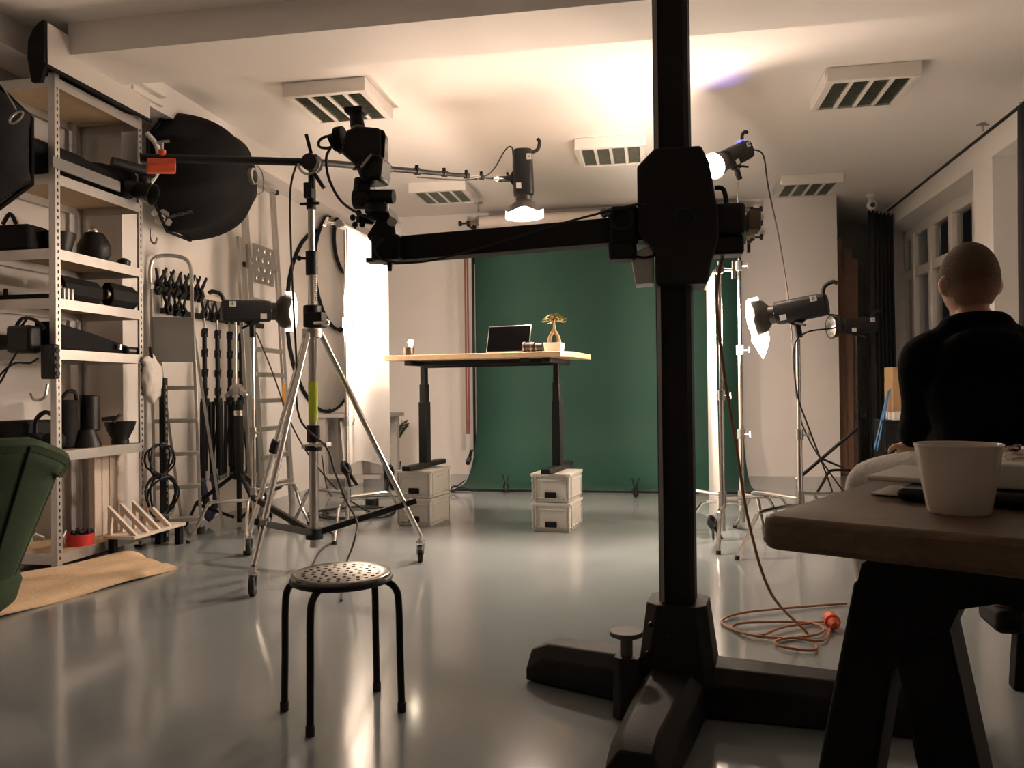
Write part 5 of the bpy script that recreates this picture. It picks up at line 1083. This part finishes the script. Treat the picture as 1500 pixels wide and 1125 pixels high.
# collapsible reflectors on the wall
def disc(yc, zc, ry, rz_, label, x=-3.62):
    t = thing('collapsible_reflector', label, 'reflector', (x, yc, zc-rz_), 'collapsible reflectors on the wall')
    pts = [V((x, yc+ry*math.cos(a), zc+rz_*math.sin(a))) for a in [2*math.pi*i/36 for i in range(36)]]
    MB().add(pts+[V((x, yc, zc))], [(i, (i+1) % 36, 36) for i in range(36)]).build('fabric', 'wall_fabric', t, solid=.003)
    MB().tube(pts, .02, 6, closed=True).build('rim', 'black_fabric', t)
    MB().tube([V((x+.02, yc+.03*math.cos(a), zc-rz_+.03*math.sin(a))) for a in [2*math.pi*i/8 for i in range(8)]], .008, 6, closed=True).build('loop', 'black_fabric', t)
    MB().tube([V((x+.02, yc+.03*math.cos(a), zc+rz_+.03*math.sin(a))) for a in [2*math.pi*i/8 for i in range(8)]], .006, 6, closed=True).build('loop', 'black_fabric', t)
disc(8.86, 2.78, .36, .36, 'small round white reflector with black rim hanging highest on the wall', -3.52)
disc(8.75, 2.42, .66, .66, 'medium round white reflector with black rim behind the small one', -3.575)
disc(8.55, 1.84, 1.02, 1.02, 'largest round white reflector with black rim reaching down to the grey table', -3.63)
# grey side table and plant, boards leaning below
t = thing('side_table', 'grey side table at the wall behind the glowing paper', 'table', (-3.2, 8.5, 0))
MB().span((-3.64, 8.15, .76), (-2.83, 8.85, .8)).build('tabletop', 'grey_table', t, bev=.004)
for x, y in ((-3.55, 8.22), (-2.92, 8.78), (-3.55, 8.78)): MB().span((x-.04, y-.04, 0), (x+.04, y+.04, .76)).build('leg', 'grey_table', t)
MB().span((-3.52, 8.2, .1), (-2.9, 8.24, .14)).build('stretcher', 'grey_table', t)
tag(MB().bar((-3.3, 8.5, 0), (-3.38, 8.55, .7), .5, .02, up=(1, 0, 0)).build('foam_board', 'paper_white', origin=(-3.3, 8.5, 0)), 'white foam board leaning under the grey side table', 'board')
tag(MB().bar((-3.0, 9.3, 0), (-3.02, 9.42, .62), .5, .02, up=(1, 0, 0)).build('foam_board', 'paper_white', origin=(-3, 9.3, 0)), 'white foam board leaning at the back wall behind the side table', 'board')
c = P(574, 690, 9.15); c.z = 0; t = thing('potted_palm', 'small dark green palm in a dark pot behind the glowing paper', 'plant', c)
MB().lathe([(0, 0), (.09, 0), (.11, .2), (.1, .2), (.09, .17), (0, .17)], c, n=20).build('pot', 'black_matte', t); MB().cyl(c+V((0, 0, .17)), c+V((.01, 0, .42)), .02, .014).build('stem', 'palm_leaf', t)
mb = MB(); random.seed(11)
for i in range(11):
    a = i*.57; L = random.uniform(.22, .34); d = V((math.cos(a), math.sin(a), 0)); pts = smooth_path([c+V((.01, 0, .4)), c+d*L*.35+V((0, 0, .52)), c+d*L*.6+V((0, 0, .6+.03*(i % 3)))], 5); mb.tube(pts, .005, 5)
    for j, p in enumerate(pts[3:]):
        s = d.cross(V((0, 0, 1)))
        for q in (-1, 1): e = p+s*(q*.06)+d*.04+V((0, 0, .035)); mb.add([p, p.lerp(e, .5)+V((0, 0, .012)), e, p.lerp(e, .5)-V((0, 0, .012))], [(0, 1, 2, 3)])
fo_ = mb.build('fronds', 'palm_leaf', t)
# floor cables between the stands
random.seed(21)
pts = []
for i in range(26): a = i*.9; q = .28+.06*math.sin(i*1.7); pts.append((-2.55+q*1.3*math.cos(a)+.02*i*.2, 6.45+q*math.sin(a), .01+.003*(i % 4)))
tag(MB().tube(smooth_path(pts, 5), .007, 6).build('cable_tangle', 'dark_cable', origin=(-2.5, 6.4, 0)), 'tangle of black cables lying on the floor behind the rolling stand', 'cable')
cable('floor_cable', [(-3.3, 7.6, .4), (-3.2, 7.55, .02), (-2.9, 7.4, .012), (-2.5, 7.5, .012), (-2.2, 7.3, .012)], .007, 'dark_cable', 'black cable running along the floor beneath the collapsible reflectors')
c = P(545, 745, 6.9); c.z = 0; t = thing('cable_drum', 'small black round weight on the floor beside the paper stand', 'weight', c); MB().cyl(c, c+V((0, 0, .07)), .06, n=20).build('body', 'black_plastic', t, bev=.006); MB().cyl(c+V((0, 0, .07)), c+V((0, 0, .076)), .045, n=20).build('lid', 'grey_plate', t)
c = P(400, 712, 7.2); tag(MB().tube([c+V((.08*math.cos(a), .08*math.sin(a), .02*math.sin(a*2))) for a in [2*math.pi*i/14 for i in range(14)]], .02, 6, closed=True).build('cable_roll', 'black_plastic', origin=c), 'rolled black cable hanging at the tall ladder foot', 'cable coil')
# blanket on the floor, armchair
def rug(u, v):
    a, b, c, d = V((-3.05, 3.02, 0)), V((-2.77, 4.3, 0)), V((-3.34, 4.66, 0)), V((-3.75, 3.35, 0))
    p = a.lerp(b, u).lerp(d.lerp(c, u), v); e = min(u*8, (1-u)*9, v*7, (1-v)*7, 1); e = max(0, e)
    p.z = .006+.035*math.sqrt(e)+.006*math.sin(u*11+v*4)+.004*math.sin(v*17); p.y += .015*math.sin(v*9)*(u > .8); return p
t = thing('folded_blanket', 'beige folded blanket lying on the floor along the shelving unit', 'blanket', (-3.2, 3.8, 0)); MB().grid(rug, 40, 20).build('cloth', 'canvas', t, solid=.008)
# green velvet armchair: shell seen from the back
ac = V((-2.44, 2.34, 0)); t = thing('armchair', 'dark green velvet armchair with flared back standing by the shelving unit', 'armchair', ac)
def shell(u, v):
    a = R(-205+230*u); z = .3+.56*v; w_ = .19+.22*v; e = 1-.1*max(0, abs(u-.5)*2-.75)*4
    return ac+V((w_*math.cos(a), w_*.95*math.sin(a), .3+(z-.3)*(1 if v < .9 else e)+.015*math.sin(u*math.pi)))
MB().grid(shell, 40, 14).build('back_shell', 'velvet', t, solid=.055, bev=0)
for s_ in (0, 1): MB().tube([shell(s_, k/12)+V((0, 0, 0)) for k in range(13)], .031, 8).build('front_roll', 'velvet', t)
MB().tube([shell(k/40, 1) for k in range(41)], .031, 8).build('top_roll', 'velvet', t)
MB().tube([ac+(shell(.86, k/12)-ac)*1.0+(shell(.86, k/12)-ac-V((0, 0, (shell(.86, k/12)-ac).z))).normalized()*.03 for k in range(13)], .005, 6).build('piping', 'black_fabric', t)
MB().lathe([(0, .27), (.2, .27), (.25, .31), (.27, .38), (.25, .44), (.18, .46), (0, .465)], ac, n=28).build('seat_cushion', 'velvet', t)
for x, y in ((-.16, -.15), (.16, -.15), (-.17, .17), (.17, .17)): MB().cyl(ac+V((x*.75, y*.75, 0)), ac+V((x*.7, y*.7, .3)), .012, .02).build('leg', 'black_metal', t)
# things by the window: boxes, blue frame, cables
for i, (u, v, w_, h_, m_, nm, lb, cat) in enumerate(((1322, 581, .22, .25, 'cardboard', 'cardboard_box', 'lower brown cardboard box on the window sill behind the person', 'box'), (1320, 549, .2, .13, 'cardboard', 'cardboard_box', 'flat brown cardboard box stacked on another box by the window', 'box'), (1322, 608, .2, .08, 'paper_white', 'white_carton', 'flat white carton under the cardboard boxes by the window', 'box'))):
    c = P(u, v, 7.2); t = thing(nm, lb, cat, c-V((0, 0, h_/2))); MB().box(c, (w_, .25, h_)).build('box', m_, t, bev=.004); MB().box(c+V((0, 0, h_/2+.001)), (w_+.005, .06, .003)).build('tape', 'roll_brown', t)
c = P(1323, 680, 7.2); t = thing('low_cabinet', 'dark low cabinet under the cartons by the window', 'cabinet', (c.x, 7.2, 0)); zc_ = P(1322, 608, 7.2).z-.04
MB().span((c.x-.18, 7.05, .0), (c.x+.35, 7.4, zc_)).build('body', 'black_matte', t, bev=.005); MB().span((c.x-.16, 7.04, .05), (c.x+.33, 7.05, zc_-.03)).build('door', 'black_plastic', t)
f0 = [P(u, v, 7.14) for u, v in ((1308, 568), (1302, 572), (1285, 660), (1299, 661), (1300, 578), (1281, 658), (1301, 573), (1308, 570))]
tag(MB().tube(f0, .008, 6).build('blue_strap', 'blue', origin=f0[1]), 'bright blue strap hanging from the cardboard boxes before the black curtain', 'strap')
